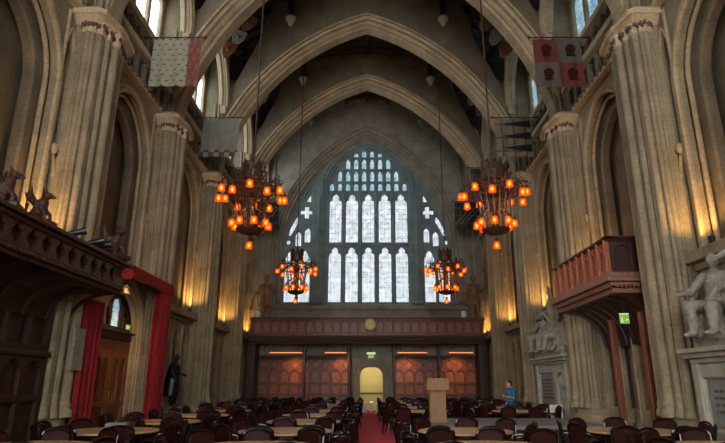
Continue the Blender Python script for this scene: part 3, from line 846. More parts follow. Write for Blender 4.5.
# two painted giants at the ends of the gallery
def giant(x, label, shield):
    r = empty('carved_statue', (x, 35.2, 4.3), 0, label, 'statue', 'carved statues on the end gallery')
    p = MB().bb(-.5, .5, -.45, .45, 0, 1.1, .05).bb(-.56, .56, -.5, .5, 1.1, 1.22, .03).bb(-.56, .56, -.5, .5, 0, .15, .03)
    p.build('pedestal', 'limewood', r)
    m = MB(); k = 1.5; s = 1 if x < 0 else -1
    figure(m, stand_pose(0, 0, 1.2, k, 0, (.42, -.2, 1.3), (-.42, -.25, 1.05)), k)
    for i in range(12):
        a = 2*PI*i/12; m.tube([(.2*k*math.cos(a)*.8, .15*k*math.sin(a), 1.2+.95*k), (.27*k*math.cos(a)*.9, .2*k*math.sin(a), 1.2+.55*k)], .06*k, 6)
    m.ball((0, -.12*k, 1.2+1.53*k), (.09*k, .07*k, .13*k), 8)
    m.lathe([(.13*k, 0), (.15*k, .03*k), (.12*k, .1*k), (.05*k, .19*k), (.0, .24*k)], (0, -.03*k, 1.2+1.7*k), 12)
    for i in range(7):
        a = 2*PI*i/7; m.ball((.13*k*math.cos(a), -.03*k+.13*k*math.sin(a), 1.2+1.76*k), .04*k, 6)
    sculpt(m, .035, 2).build('figure', 'limewood', r, True)
    MB().tube([(.42*k, -.22*k, 1.25), (.42*k, -.2*k, 1.2+1.95*k)], .035, 7).lathe([(.03, 0), (.09, .12), (0, .4)], (.42*k, -.2*k, 1.2+1.95*k), 8).build('spear', 'limewood', r)
    if shield: 
        q = MB().lathe([(0, .1), (.2, .07), (.36, 0), (.36, -.04), (0, 0)], (0, 0, 0), 18); q.xform(Matrix.Translation((-.42*k, -.32*k, 1.2+.85*k)) @ Matrix.Rotation(PI/2, 4, 'X'))
        q.build('shield', 'limewood', r, True)
    else:
        MB().tube([(-.42*k, -.3*k, 1.2+1.05*k), (-.5*k, -.4*k, 1.2+.5*k)], [.03, .07], 7).ball((-.52*k, -.42*k, 1.2+.42*k), .12, 8).build('mace', 'limewood', r)
giant(-6.35, 'carved wooden warrior statue at the left end of the gallery', False)
giant(6.75, 'carved wooden warrior statue with round shield at gallery right end', True)
for x, lb in ((-6.75, 'pale stage lamp on stand beside the left gallery statue'), (5.95, 'pale stage lamp on stand beside the right gallery statue')):
    r = empty('stage_lamp', (x, 34.6, 4.3), 0, lb, 'lamp', 'stage lamps on the gallery')
    MB().tube([(0, 0, 0), (0, 0, 1.15)], .03, 8).lathe([(.16, 0), (.16, .03), (.03, .06)], (0, 0, 0), 12).build('stand', 'metal', r)
    m = MB().lathe([(.13, 0), (.16, .1), (.16, .45), (.1, .5)], (0, 0, 1.15), 12); m.build('lamp_body', 'white', r, True)

# ================================================================== left timber gallery (near), its carved beasts and spots
lg = empty('timber_canopy', (-6.4, 10.3, 3.6), 0, 'dark carved timber canopy along the near left wall', 'canopy')
y0, y1, X = 5.0, 13.05, -5.8
g = MB().mesh(plate([(y0, 3.78), (y1, 3.78), (y1, 4.22), (y0, 4.22)], [quatre(y0+.28+k*.45, 4.0, .16, 16) for k in range(17)], .1, .02), side_mat(-1, -X))
wpart(lg, 'pierced_frieze', g, 'oak')
wpart(lg, 'frieze_backing', MB().bb(X-.1, X-.05, y0, y1, 3.76, 4.24), 'oakcarve')
g = MB()
for z0, z1, o in ((4.2, 4.28, .1), (4.28, 4.36, .18), (3.7, 3.78, .08), (3.62, 3.7, .02)): g.bb(X-.2, X+o, y0, y1+o, z0, z1, .02)
for k in range(53): g.ball((X+.06, y0+.1+k*.15, 3.74), (.04, .05, .05), 6)
wpart(lg, 'cornice', g, 'oakcarve')
wpart(lg, 'end_panel', MB().bb(-6.75, X-.1, y1-.1, y1, 3.7, 4.25), 'oak')
wpart(lg, 'canopy_floor', MB().bb(-6.75, X-.1, y0, y1-.1, 3.62, 3.72), 'oak')
cv = MB(); rows = []
for i in range(9):
    t = i/8*PI/2; rows.append([(X-.15-math.sin(t)*.95, y0, 3.66-(1-math.cos(t))*.7), (X-.15-math.sin(t)*.95, y1-.2-.8*math.sin(t), 3.66-(1-math.cos(t))*.7)])
cv.loft(rows)
for k in range(10): 
    yy = y0 + .3 + k*.85
    cv.tube([(X-.15-math.sin(i/8*PI/2)*.95+.02, yy, 3.64-(1-math.cos(i/8*PI/2))*.7) for i in range(9)], .045, 6)
wpart(lg, 'coving', cv, 'oak')
sr = empty('timber_screen', (-6.95, 9.0, 0), 0, 'dark panelled timber screen under the near left canopy', 'panelling')
hs = []
for k in range(10):
    u = 5.2 + k*.72
    hs += [rect(u, u+.56, .3, 1.25), arch_poly(u+.28, .26, 1.4, 1.8, 2.08, 6, .03), rect(u, u+.56, 2.4, 3.3)]
wpart(sr, 'frame', MB().mesh(plate(rect(5.0, 12.42, 0, 3.6), hs, .1, .02), side_mat(-1, 6.95)), 'oak')
wpart(sr, 'backing_board', MB().bb(-7.08, -7.0, 5.0, 12.4, 0, 3.6), 'oakcarve')
wpart(sr, 'rail', MB().bb(-7.0, -6.82, 5.0, 12.42, 2.16, 2.27, .03).bb(-7.0, -6.86, 5.0, 12.42, 0, .2, .03), 'oak')
def beast(loc, rz, s, label):
    r = empty('carved_beast', loc, rz, label, 'carving', 'carved beasts on the left canopy')
    m = MB()
    m.tube([(0, .1, .1), (0, .02, .28), (0, -.03, .45)], [.14, .13, .09], 10)            # haunch, chest, neck
    m.ball((0, -.08, .53), (.075, .11, .075), 10); m.tube([(0, -.12, .52), (0, -.24, .49)], [.05, .03], 8)
    for q in (-1, 1):
        m.tube([(q*.04, -.03, .58), (q*.06, .0, .7)], [.03, .008], 6)
        m.tube([(q*.08, 0, .3), (q*.1, -.12, .16), (q*.1, -.14, .02)], [.05, .04, .035], 7); m.tube([(q*.1, .1, .12), (q*.14, -.02, .1), (q*.14, .0, .02)], [.07, .05, .04], 7)
        m.tube([(q*.08, .06, .34), (q*.2, .14, .5), (q*.24, .12, .68)], [.05, .06, .012], 6); m.tube([(q*.08, .06, .3), (q*.2, .16, .42), (q*.28, .2, .52)], [.05, .05, .012], 6)
    m.tube([(0, .2, .08), (0, .32, .12), (.06, .34, .3), (.02, .3, .4)], [.045, .035, .03, .04], 7)
    n = sculpt(m, .018, 2); n.xform(Matrix.Scale(s, 4)); n.build('beast', 'oakcarve', r, True)
    MB().box((0, .05, -.02), (.4*s, .6*s, .1), None, .02).build('plinth', 'oak', r)
beast((-5.95, 9.75, 4.43), PI/2, .95, 'carved winged beast on left canopy, the middle one with pointed ears')
beast((-5.95, 8.72, 4.43), PI/2+.3, 1.0, 'carved winged beast on left canopy, cut by the photo edge')
beast((-5.85, 12.65, 4.43), PI/2-.5, 1.15, 'carved winged beast on left canopy end, beside red doorway drape')
rs = MB()
for i in range(9):
    a = 2*PI*i/9; rs.ball((.09*math.cos(a), -.02, .09*math.sin(a)), (.06, .03, .06), 8)
rs.ball((0, -.04, 0), (.05, .03, .05), 8)
ro = rs.build('carved_rose', 'curtain', None, True); ro.location = (-5.64, 13.0, 4.1); ro.rotation_euler = (0, 0, .6)
tag(ro, 'small red carved rose on the end of the left canopy', 'carving')
for i, (yy, lb) in enumerate(((10.9, 'black spotlight on left canopy rail, next to the pointed-ear beast'), (11.7, 'black spotlight on left canopy rail, middle of the three'), (12.05, 'black spotlight on left canopy rail, nearest to the red drape'))):
    r = empty('spotlight', (-5.85, yy, 4.36), .5, lb, 'spotlight', 'spotlights on the left canopy')
    MB().lathe([(.06, 0), (.06, .02), (.015, .03), (.015, .14)], (0, 0, 0), 10).build('bracket', 'black', r)
    m = MB().lathe([(.03, -.16), (.06, -.14), (.065, .05), (.085, .16), (.075, .165), (.06, .08), (0, .08)], (0, 0, 0), 12); m.xform(Matrix.Translation((0, 0, .19)) @ Matrix.Rotation(math.radians(70), 4, 'Y')); m.build('lamp_can', 'black', r, True)
    m = MB().lathe([(0, .12), (.07, .12), (.072, .125), (0, .14)], (0, 0, 0), 12); m.xform(Matrix.Translation((0, 0, .19)) @ Matrix.Rotation(math.radians(70), 4, 'Y')); m.build('lens', 'lens', r)
    L = bpy.data.lights.new('canopy_beam', 'SPOT'); L.color = (1, .95, .84); L.energy = 620; L.spot_size = math.radians(58); L.spot_blend = .9; L.shadow_soft_size = .12
    lo = bpy.data.objects.new('canopy_beam', L); COL.objects.link(lo); lo.location = (-5.66, yy+.08, 4.62)
    dv = Vector((7.2, (11.5, 17.5, 24.0)[i], 1.6)) - lo.location; lo.rotation_euler = dv.to_track_quat('-Z', 'Y').to_euler()
pl = MB().bb(-6.66, -6.63, 12.85, 13.45, 1.9, 2.85, .01)
tag(MB().bb(-6.69, -6.62, 12.9, 13.4, 1.9, 2.85, .015).build('wall_plaque', 'marble'), 'plain pale stone plaque on the near left pier', 'plaque'); pl.bm.free()

# ================================================================== left doorway with red drapes
D0 = 16.55
ds = MB()
ds.mesh(plate([(14.3, 0), (D0-1.2, 0), (D0-1.2, 3.0)] + list(reversed(arch_curve(D0, 1.2, 3.0, 4.35, 10))) + [(D0+1.2, 3.0), (D0+1.2, 0), (18.7, 0), (18.7, 4.75), (14.3, 4.75)], [], .26, .03), side_mat(-1, 7.34))
ds = tag(ds.build('door_2', 'stone'), kind='structure')
mo = MB()
for hw, x in ((1.16, 7.3), (1.3, 7.2), (1.45, 7.17), (1.6, 7.2)):
    c = arch_curve(D0, hw, 3.0, 4.35+(hw-1.2), 10)
    mo.tube([(-x, D0+hw, .1)] + [(-x, u, z) for u, z in c] + [(-x, D0-hw, .1)], .06, 7)
mo.build('moulding', 'arch', ds, True)
MB().bb(-7.46, -7.3, D0-1.2, D0+1.2, 2.85, 3.12, .03).bb(-7.46, -7.24, D0-1.25, D0+1.25, 3.05, 3.12, .02).build('lintel', 'oak', ds)
ty = MB().mesh(plate(arch_poly(D0, 1.15, 3.12, 3.3, 4.3, 8), [arch_poly(D0+.1, .3, 3.25, 3.8, 4.1, 6), arch_poly(D0-.62, .2, 3.25, 3.55, 3.75, 5), arch_poly(D0+.75, .18, 3.25, 3.5, 3.7, 5)], .1, .02), side_mat(-1, 7.45))
ty.build('tympanum', 'oak', ds); MB().bb(-7.5, -7.49, D0-.25, D0+.45, 3.2, 4.15).build('fanlight', 'glass_right', ds)
for s in (-1, 1):
    c = D0 + s*.58
    hh = [rect(c-.42, c+.42, .25, 1.0), arch_poly(c-.22, .18, 1.15, 2.1, 2.35, 6), arch_poly(c+.22, .18, 1.15, 2.1, 2.35, 6)]
    lf = MB().mesh(plate(rect(c-.57, c+.57, .05, 2.85), hh, .08, .015), side_mat(-1, 7.38)).build('door_leaf', 'oakdoor', ds)
    MB().bb(-7.42, -7.4, c-.5, c+.5, .2, 2.5).build('door_panel', 'oakred', lf)
    MB().tube([(-7.3, D0+s*.1, 1.15), (-7.25, D0+s*.1, 1.15), (-7.25, D0+s*.1, 1.4), (-7.3, D0+s*.1, 1.4)], .012, 6).build('door_handle', 'gold', lf)
cn = empty('draped_canopy', (-7.0, D0, 0), 0, 'red draped canopy with curtains around the left doorway', 'canopy')
wpart(cn, 'canopy_top', MB().bb(-7.15, -6.6, 14.0, 18.95, 4.72, 4.85, .02), 'curtain')
def folds(path, z0, z1, amp, wl):
    m = MB(); rows = []
    P = [Vector(p) for p in path]; L = sum((P[i+1]-P[i]).length for i in range(len(P)-1)); n = int(L/.03)
    pts = []
    for j in range(n+1):
        s = L*j/n; i = 0
        while i < len(P)-2 and s > (P[i+1]-P[i]).length: s -= (P[i+1]-P[i]).length; i += 1
        t = (P[i+1]-P[i]).normalized(); q = P[i] + t*s; nn = Vector((-t.y, t.x))
        ph = 2*PI*(L*j/n)/wl
        pts.append((q, nn, math.sin(ph) + .4*math.sin(2.3*ph+1)))
    for off in (0, .025):
        for z in ((z0, z1) if off == 0 else (z1, z0)):
            rows.append([(q.x + nn.x*(amp*w+off), q.y + nn.y*(amp*w+off), z) for q, nn, w in pts])
    m.loft(rows + [rows[0]]); return m
wpart(cn, 'valance', folds([(-7.1, 18.93), (-6.6, 18.93), (-6.6, 14.0), (-7.1, 14.0)], 4.48, 4.76, .012, .3), 'curtain', True)
wpart(cn, 'curtain', folds([(-6.66, 18.85), (-6.66, 18.05), (-6.85, 18.02)], .02, 4.5, .05, .24), 'curtain', True)
wpart(cn, 'curtain', folds([(-6.95, 14.25), (-6.7, 14.2), (-6.7, 13.3)], .02, 3.58, .05, .24), 'curtain', True)
for yy in (14.05, 18.85):
    wpart(cn, 'post', MB().tube([(-6.98, yy, 0), (-6.98, yy, 4.72)], .035, 8), 'metal')
pl_ = empty('added_porch_lamp', (-6.95, D0, 4.72), 0, 'small added downlight under the red canopy over the oak doors', 'lamp')  # unseen lamp, added to throw warm light on the oak doors
MB().lathe([(0, -.02), (.06, -.02), (.07, -.1), (.055, -.1), (.05, -.05), (0, -.05)], (0, 0, 0), 12).build('lamp_can', 'black', pl_)
L = bpy.data.lights.new('added_porch_beam', 'SPOT'); L.color = (1, .6, .28); L.energy = 120; L.spot_size = math.radians(120); L.spot_blend = .8; L.shadow_soft_size = .05
lo = bpy.data.objects.new('added_porch_beam', L); COL.objects.link(lo); lo.location = (0, 0, -.12); lo.parent = pl_; lo.rotation_euler = (0, math.radians(-12), 0)
es = empty('exit_sign', (-7.12, D0+.35, 3.24), 0, 'tiny pale green exit sign over the left oak doors', 'sign')
MB().bb(-.04, .0, -.13, .13, -.07, .07, .01).build('sign_panel', 'exitg', es)
MB().bb(.0, .006, -.1, -.02, -.045, .045).bb(0, .006, .02, .1, -.012, .012).build('pictogram', 'exitw', es)

# bronze figure on a plinth past the doorway
br = empty('bronze_statue', (-7.0, 21.1, 0), PI/2, 'black bronze standing statue on a stone plinth by the left wall', 'statue')
MB().bb(-.45, .45, -.4, .4, 0, .75, .03).bb(-.5, .5, -.45, .45, .0, .15, .02).bb(-.5, .5, -.45, .45, .72, .84, .02).build('plinth', 'marblegrey', br)
m = MB(); figure(m, stand_pose(0, 0, .84, 1.03, .02, (.3, -.3, 1.05), (-.33, -.15, .9)), 1.03)
m.tube([(0, .02, .84+1.45), (0, .08, .84+.9), (0, .1, .84+.35)], [.2, .27, .3], 12)
sculpt(m, .028, 2).build('figure', 'bronze', br, True)

# ================================================================== right timber balcony
bl = empty('timber_balcony', (6.95, 16.45, 4.2), 0, 'carved reddish timber balcony jutting from the right wall', 'balcony')
X, y0, y1 = 6.35, 14.3, 18.6
hs = []; n = 8; w = (y1-y0-.2)/n
for k in range(n):
    c = y0 + .1 + (k+.5)*w; hs += [arch_poly(c-.11, .085, 4.5, 4.92, 5.06, 5, .012), arch_poly(c+.11, .085, 4.5, 4.92, 5.06, 5, .012), circle(c, 5.13, .05, 8)]
g = MB().mesh(plate(rect(y0, y1, 4.4, 5.22), hs, .09, .012), side_mat(1, X))
for k in range(n+1): g.bb(X-.1, X-.02, y0+.1+k*w-.04, y0+.1+k*w+.04, 4.4, 5.3, .015)
wpart(bl, 'front_panelling', g, 'balcred')
wpart(bl, 'panel_backing', MB().bb(X+.05, X+.09, y0, y1, 4.4, 5.2), 'balcred')
EM = lambda Y: Matrix(((1,0,0,0),(0,0,-1,Y),(0,1,0,0),(0,0,0,1)))
for Y in (y0, y1):
    wpart(bl, 'end_panelling', MB().mesh(plate(rect(X, 7.5, 4.3, 5.22), [arch_poly(X+.33, .2, 4.55, 4.95, 5.1, 6, .02), arch_poly(X+.83, .2, 4.55, 4.95, 5.1, 6, .02)], .09, .015), EM(Y)).bb(X+.05, 7.45, Y-.01, Y+.03, 4.4, 5.2), 'oak')
g = MB()
for z0, z1, o in ((5.22, 5.28, .05), (5.28, 5.36, .1)): g.bb(X-o, X+.12, y0-o, y1+o, z0, z1, .02).bb(X-o, 7.5, y0-o, y0+.12, z0, z1, .02).bb(X-o, 7.5, y1-.12, y1+o, z0, z1, .02)
wpart(bl, 'hand_rail', g, 'oak')
g = MB()
for z0, z1, o in ((4.26, 4.4, .1), (4.14, 4.26, .2), (4.04, 4.14, .1), (3.86, 4.0, .02)): g.bb(X-o, 7.5, y0-o, y1+o, z0, z1, .025)
g.bb(X+.03, 7.5, y0+.02, y1-.02, 3.95, 4.1)
wpart(bl, 'moulded_base', g, 'ledge')
g = MB()
for k in range(40): g.bb(X-.14, X-.02, y0+.02+k*.108, y0+.08+k*.108, 3.99, 4.05)
for k in range(10): g.bb(X+.02+k*.108, X+.08+k*.108, y0-.14, y0-.02, 3.99, 4.05)
wpart(bl, 'dentil_course', g, 'post')
cv = MB(); rows = []
for i in range(11):
    t = i/10*PI/2
    xx = X + .1 + math.sin(t)*1.02; zz = 3.88 - (1-math.cos(t))*1.2
    rows.append([(xx, y0+.05+.15*math.sin(t), zz), (xx, y1-.05-.7*math.sin(t), zz)])
cv.loft(rows)
cv.loft([[p[0] for p in rows], [(7.5, p[0][1], p[0][2]) for p in rows]]); cv.loft([[p[1] for p in rows], [(7.5, p[1][1], p[1][2]) for p in rows]])
for k in range(8):
    cv.tube([(r[0][0], r[0][1] + (r[1][1]-r[0][1])*k/7, r[0][2]) for r in rows], .05, 6)
wpart(bl, 'coved_soffit', cv, 'oak')
for yy in (14.5, 16.35):
    wpart(bl, 'post', MB().bb(7.0, 7.16, yy-.09, yy+.09, 0, 3.4, .02).bb(6.96, 7.2, yy-.12, yy+.12, 0, .25, .02), 'post')
es = empty('exit_sign', (6.8, 14.9, 3.3), 0, 'glowing yellow-green exit sign under the right timber balcony', 'sign')
MB().bb(-.12, .12, -.03, .03, -.16, .08, .01).build('sign_panel', 'exitg', es)
MB().bb(-.12, .12, -.035, .035, .08, .11, .01).build('lamp_box', 'exitw', es)
MB().tube([(0, 0, .14), (0, 0, .62)], .012, 6).build('hanger', 'metal', es)
m = running_man(1); m.xform(Matrix.Scale(.8, 4, (1, 0, 0))); m.build('pictogram', 'exitw', es)

# black case and white board at the foot of the far monument
tag(MB().bb(6.3, 6.75, 21.0, 21.5, .02, .9, .03).bb(6.26, 6.79, 20.97, 21.53, .86, .93, .02).bb(6.28, 6.32, 21.1, 21.4, .3, .7).build('speaker_cabinet', 'black'), 'black speaker cabinet on the floor before the far monument', 'speaker')
tag(MB().box((6.6, 20.6, .47), (.45, .05, .9), None, .01).bb(6.4, 6.8, 20.5, 20.75, 0, .04).build('display_board', 'white'), 'small white board standing beside the black speaker cabinet', 'board')

# ================================================================== banners
def bmat(name, fn):
    m, nt, b = new_mat(name); b.inputs['Roughness'].default_value = .9
    sep = N(nt, 'ShaderNodeSeparateXYZ'); nt.links.new(coord(nt), sep.inputs[0])
    com = N(nt, 'ShaderNodeCombineXYZ'); nt.links.new(sep.outputs['X'], com.inputs[0]); nt.links.new(sep.outputs['Z'], com.inputs[1])
    col = fn(nt, com.outputs[0], sep)
    f = ramp(nt, noise(nt, coord(nt), 5, 4), (.75, .75, .75), (1.1, 1.1, 1.1))
    nt.links.new(mixc(nt, col, f, .7, 'MULTIPLY'), b.inputs['Base Color']); M[name] = m
def step(nt, sock, v):
    n = N(nt, 'ShaderNodeMath', operation='GREATER_THAN'); n.inputs[1].default_value = v; nt.links.new(sock, n.inputs[0]); return n.outputs[0]
def brickc(nt, v, w, h, mo, c1, c2, cm, off=.5):
    br = N(nt, 'ShaderNodeTexBrick'); br.offset = off; br.inputs['Scale'].default_value = 1
    br.inputs['Brick Width'].default_value = w; br.inputs['Row Height'].default_value = h; br.inputs['Mortar Size'].default_value = mo
    br.inputs['Mortar Smooth'].default_value = 0
    for i, c in zip(('Color1', 'Color2', 'Mortar'), (c1, c2, cm)): br.inputs[i].default_value = (*c, 1)
    nt.links.new(v, br.inputs['Vector']); return br.outputs['Color']
def checkc(nt, v, s, c1, c2):
    k = N(nt, 'ShaderNodeTexChecker'); k.inputs['Scale'].default_value = s; k.inputs[1].default_value = (*c1, 1); k.inputs[2].default_value = (*c2, 1)
    nt.links.new(v, k.inputs['Vector']); return k.outputs['Color']
bmat('banner_ermine', lambda nt, v, sp: mixc(nt, brickc(nt, v, .24, .19, .078, (.05, .045, .04), (.05, .045, .04), (.42, .39, .29)), brickc(nt, v, .2, .3, .06, (.30, .11, .08), (.28, .22, .16), (.26, .08, .06)), step(nt, sp.outputs['X'], .38)))
bmat('banner_check', lambda nt, v, sp: mixc(nt, checkc(nt, v, 4.5, (.34, .32, .26), (.10, .09, .08)), (.30, .29, .25), step(nt, sp.outputs['Z'], -.55)))
bmat('banner_quarter', lambda nt, v, sp: checkc(nt, v, 1.12, (.15, .03, .022), (.11, .09, .07)))
bmat('banner_tan', lambda nt, v, sp: brickc(nt, v, .5, .62, .03, (.22, .16, .11), (.27, .20, .14), (.10, .07, .06), 0))
bmat('banner_dark', lambda nt, v, sp: brickc(nt, v, .8, .5, .05, (.035, .035, .04), (.05, .045, .045), (.10, .09, .08)))
def banner(side, y, mat, label, emb, drop=0):
    w, h = 1.55, 1.75
    r = empty('banner', (side*6.27, y, 11.72-drop), 0, label, 'banner', 'heraldic banners above the side walls')
    m = MB(); n = 24; rows = []
    for off in (0, .012):
        for z in ((-h/2, -h/4, 0, h/4, h/2) if off == 0 else (h/2, h/4, 0, -h/4, -h/2)):
            rows.append([(-w/2 + w*i/n, off + .035*math.sin(i*.9+side)*(1-z/h), z) for i in range(n+1)])
    m.loft(rows + [rows[0]]); m.build('cloth', mat, r, True)
    x0, x1 = (-w/2-.12, 1.04) if side > 0 else (-1.04, w/2+.12)
    p = MB().tube([(x0, 0, h/2+.06), (x1, 0, h/2+.06)], .025, 8).ball((x0 if side > 0 else x1, 0, h/2+.06), .055, 8)
    for i in range(8): p.tube([(-w/2+.1+i*(w-.2)/7, 0, h/2+.085), (-w/2+.1+i*(w-.2)/7, .02, h/2+.02)], .02, 6)
    p.build('pole', 'oak', r)
    if emb: emb(r)
def emb_quarter(r):
    for sx, sz in ((-1, 1), (1, -1), (1, 1), (-1, -1)):
        q = MB(); q.lathe([(0, 0), (.16, 0), (.17, .02), (0, .02)], (0, 0, 0), 12); q.xform(Matrix.Translation((sx*.39, -.09, sz*.44)) @ Matrix.Rotation(PI/2, 4, 'X'))
        q.box((sx*.39, -.1, sz*.44-.22), (.3, .01, .05)); q.build('emblem', 'leather', r)
def emb_spikes(r):
    m = MB()
    for z in (-.5, .05, .6):
        m.prism([(.7, -.17), (.7, .17), (-.55, .0)], -.01, .01) if False else m.add([(.7, -.085, z-.17), (.7, -.085, z+.17), (-.5, -.085, z), (.7, -.075, z-.17), (.7, -.075, z+.17), (-.5, -.075, z)], [(0,2,1), (3,4,5), (0,1,4,3), (1,2,5,4), (2,0,3,5)])
    m.build('emblem', 'black', r)
def emb_bend(r):
    m = MB()
    for o in (-.3, .05, .4): m.box((o, -.09, o*.2), (.09, .008, 1.6), Matrix.Rotation(.75, 3, 'Y'))
    m.build('emblem', 'frieze', r)
banner(-1, 16.1, 'banner_ermine', 'pale banner dotted with black dashes and a red stripe, upper left', None)
banner(1, 16.1, 'banner_quarter', 'red and grey quartered banner, nearest on the right wall', emb_quarter)
banner(-1, 21.9, 'banner_check', 'grey and black checked banner, second along the left wall', None)
banner(1, 21.9, 'banner_tan', 'brown banner with three black spikes, second along right wall', emb_spikes)
banner(-1, 27.7, 'banner_tan', 'brown banner behind the large left chandelier', None)
banner(1, 27.7, 'banner_dark', 'dark banner just above the large right chandelier', None)
banner(-1, 33.4, 'banner_dark', 'dark banner with pale slanting bars, farthest on left wall', emb_bend)
banner(1, 33.4, 'banner_dark', 'dark banner with pale slanting bars, farthest on right wall', emb_bend)

# carved shields and bosses where roof braces meet the walls
for side in (-1, 1):
    for i, y in enumerate((16.1, 21.9, 27.5)):
        r = empty('roof_brace', (side*5.6, y, 16.5), 0 if side > 0 else PI, '%s roof brace with carved shields, %s bay above the %s wall' % ('dark', ('nearest', 'second', 'third')[i], SN[side]), 'roof brace', 'roof braces with shields')
        MB().tube([(1.5, 0, -.9), (.9, 0, .2), (0, 0, 1.2), (-.8, 0, 2.6)], [.14, .16, .16, .15], 8).tube([(.7, 0, .4), (.25, 0, .1)], .1, 6).build('brace_timber', 'roof', r)
        for k, (px, pz, mt) in enumerate(((.15, .0, 'marble'), (-.25, .75, 'limewood'), (.55, -.62, 'oakred'))):
            sh = [(x*1.45, z*1.45) for x, z in [(-.2, .26), (.2, .26), (.2, -.02), (.12, -.2), (0, -.32), (-.12, -.2), (-.2, -.02)]]
            s_ = MB().mesh(plate(sh, [], .09, .025), Matrix.Translation((px, -.2*(1 if side > 0 else -1), pz)) @ Matrix.Rotation(.45 if side > 0 else -.45, 4, 'Y') @ Matrix(((1,0,0,0),(0,0,-1,0),(0,1,0,0),(0,0,0,1))))
            s_.ball((px, -.26*(1 if side > 0 else -1), pz), (.09, .04, .12), 8)
            s_.build('carved_shield', mt, r)

# ================================================================== chandeliers
def chandelier():
    r = empty('chandelier', (0, 0, 0))
    f = MB()
    f.tube([(0, 0, .9), (0, 0, 13.8)], .028, 8)
    f.build('hanging_rod', 'iron', r)
    f = MB()
    f.lathe([(.0, -1.25), (.1, -1.2), (.14, -1.1), (.1, -1.0), (.1, -.2), (.16, -.1), (.1, 0), (.09, .5), (.14, .55), (.14, .62), (.06, .7), (.05, .95)], (0, 0, 0), 12)
    f.build('central_stem', 'iron', r, True)
    f = MB()   # castle-like crown
    f.lathe([(.24, .52), (.32, .55), (.32, .8), (.28, .8), (.27, .58)], (0, 0, 0), 16, False)
    for k in range(8):
        a = k*PI/4; f.box((.3*math.cos(a), .3*math.sin(a), .9), (.07, .13, .24), Matrix.Rotation(a, 3, 'Z')); f.lathe([(.02, 0), (.05, .05), (0, .18)], (.3*math.cos(a), .3*math.sin(a), 1.0), 6); f.tube([(.3*math.cos(a), .3*math.sin(a), .55), (.5*math.cos(a), .5*math.sin(a), .3)], .02, 5)
    f.build('crown', 'iron', r)
    f = MB()
    for R_, z in ((.74, .22), (.74, .06), (.5, .3)): f.tube([(R_*math.cos(2*PI*i/32), R_*math.sin(2*PI*i/32), z) for i in range(32)], .03, 6, True)
    for k in range(24):
        a = 2*PI*k/24; f.tube([(.74*math.cos(a), .74*math.sin(a), .06), (.74*math.cos(a), .74*math.sin(a), .5 if k % 2 else .36)], .018, 5)
        f.ball((.74*math.cos(a), .74*math.sin(a), .52 if k % 2 else .37), .035, 6)
    f.build('upper_ring', 'iron', r)
    f = MB()
    f.lathe([(.0, -1.2), (.25, -1.18), (.38, -1.12), (.42, -1.05), (.36, -1.06), (.2, -1.1), (0, -1.1)], (0, 0, 0), 24)
    for k in range(16):
        a = 2*PI*k/16; f.tube([(.38*math.cos(a), .38*math.sin(a), -1.05), (.44*math.cos(a), .44*math.sin(a), -.45), (.6*math.cos(a), .6*math.sin(a), .3)], .02, 5)
    f.build('lower_dish', 'iron', r, True)
    f = MB()
    for k in range(12):
        a = 2*PI*(k+.25)/12; c, s = math.cos(a), math.sin(a)
        f.tube([(.1*c, .1*s, .1), (.4*c, .4*s, .38), (.7*c, .7*s, .34), (.9*c, .9*s, .26+.16*(k % 2)), (.98*c, .98*s, .1+.16*(k % 2))], .022, 6)
        f.tube([(.7*c, .7*s, .34), (.84*c, .84*s, .56), (.94*c, .94*s, .5), (.88*c, .88*s, .42)], .018, 5)
    for k in range(8):
        a = 2*PI*(k+.5)/8; c, s = math.cos(a), math.sin(a)
        f.tube([(.1*c, .1*s, -.35), (.32*c, .32*s, -.5), (.5*c, .5*s, -.62), (.55*c, .55*s, -.72)], .022, 6)
    f.build('scroll_arm', 'iron', r, True)
    sh = MB().lathe([(.03, .1), (.07, .085), (.095, .03), (.1, -.05), (.112, -.12)], (0, 0, 0), 14, False)
    blb = MB().ball((0, 0, -.02), (.048, .048, .065), 10); sk = MB().lathe([(.02, .2), (.05, .16), (.055, .1), (.0, .1)], (0, 0, 0), 10)
    s0 = sh.build('lamp_shade', 'shade', r, True); b0 = blb.build('bulb', 'bulb', s0, True); k0 = sk.build('socket', 'iron', s0, True)
    spots = [(.98*math.cos(2*PI*(k+.25)/12), .98*math.sin(2*PI*(k+.25)/12), -.08 + .16*(k % 2)) for k in range(12)] + [(.55*math.cos(2*PI*(k+.5)/8), .55*math.sin(2*PI*(k+.5)/8), -.88) for k in range(8)] + [(0, 0, -1.52)]
    for i, p in enumerate(spots):
        o = s0 if i == 0 else copy_tree(s0, r)
        o.location = p
    return r
ch = chandelier()
CHN = [(-3.5, 16.1, 'large amber lamp chandelier hanging on the left, nearer the camera'), (3.85, 16.1, 'large amber lamp chandelier hanging on the right, nearer the camera'),
       (-3.55, 27.7, 'amber lamp chandelier hanging before the left half window'), (3.95, 27.7, 'amber lamp chandelier hanging before the right half window')]
for i, (x, y, lb) in enumerate(CHN):
    o = ch if i == 0 else copy_tree(ch)
    o.location = (x, y, 7.1); o.rotation_euler = (0, 0, .13*i)
    tag(o, lb, 'chandelier', 'ringed iron chandeliers with amber shades')
for x, y, lb in CHN:
    L = bpy.data.lights.new('chandelier_glow', 'POINT'); L.color = (1, .42, .12); L.energy = 60; L.shadow_soft_size = .35
    lo = bpy.data.objects.new('chandelier_glow', L); COL.objects.link(lo); lo.location = (x, y, 6.75)

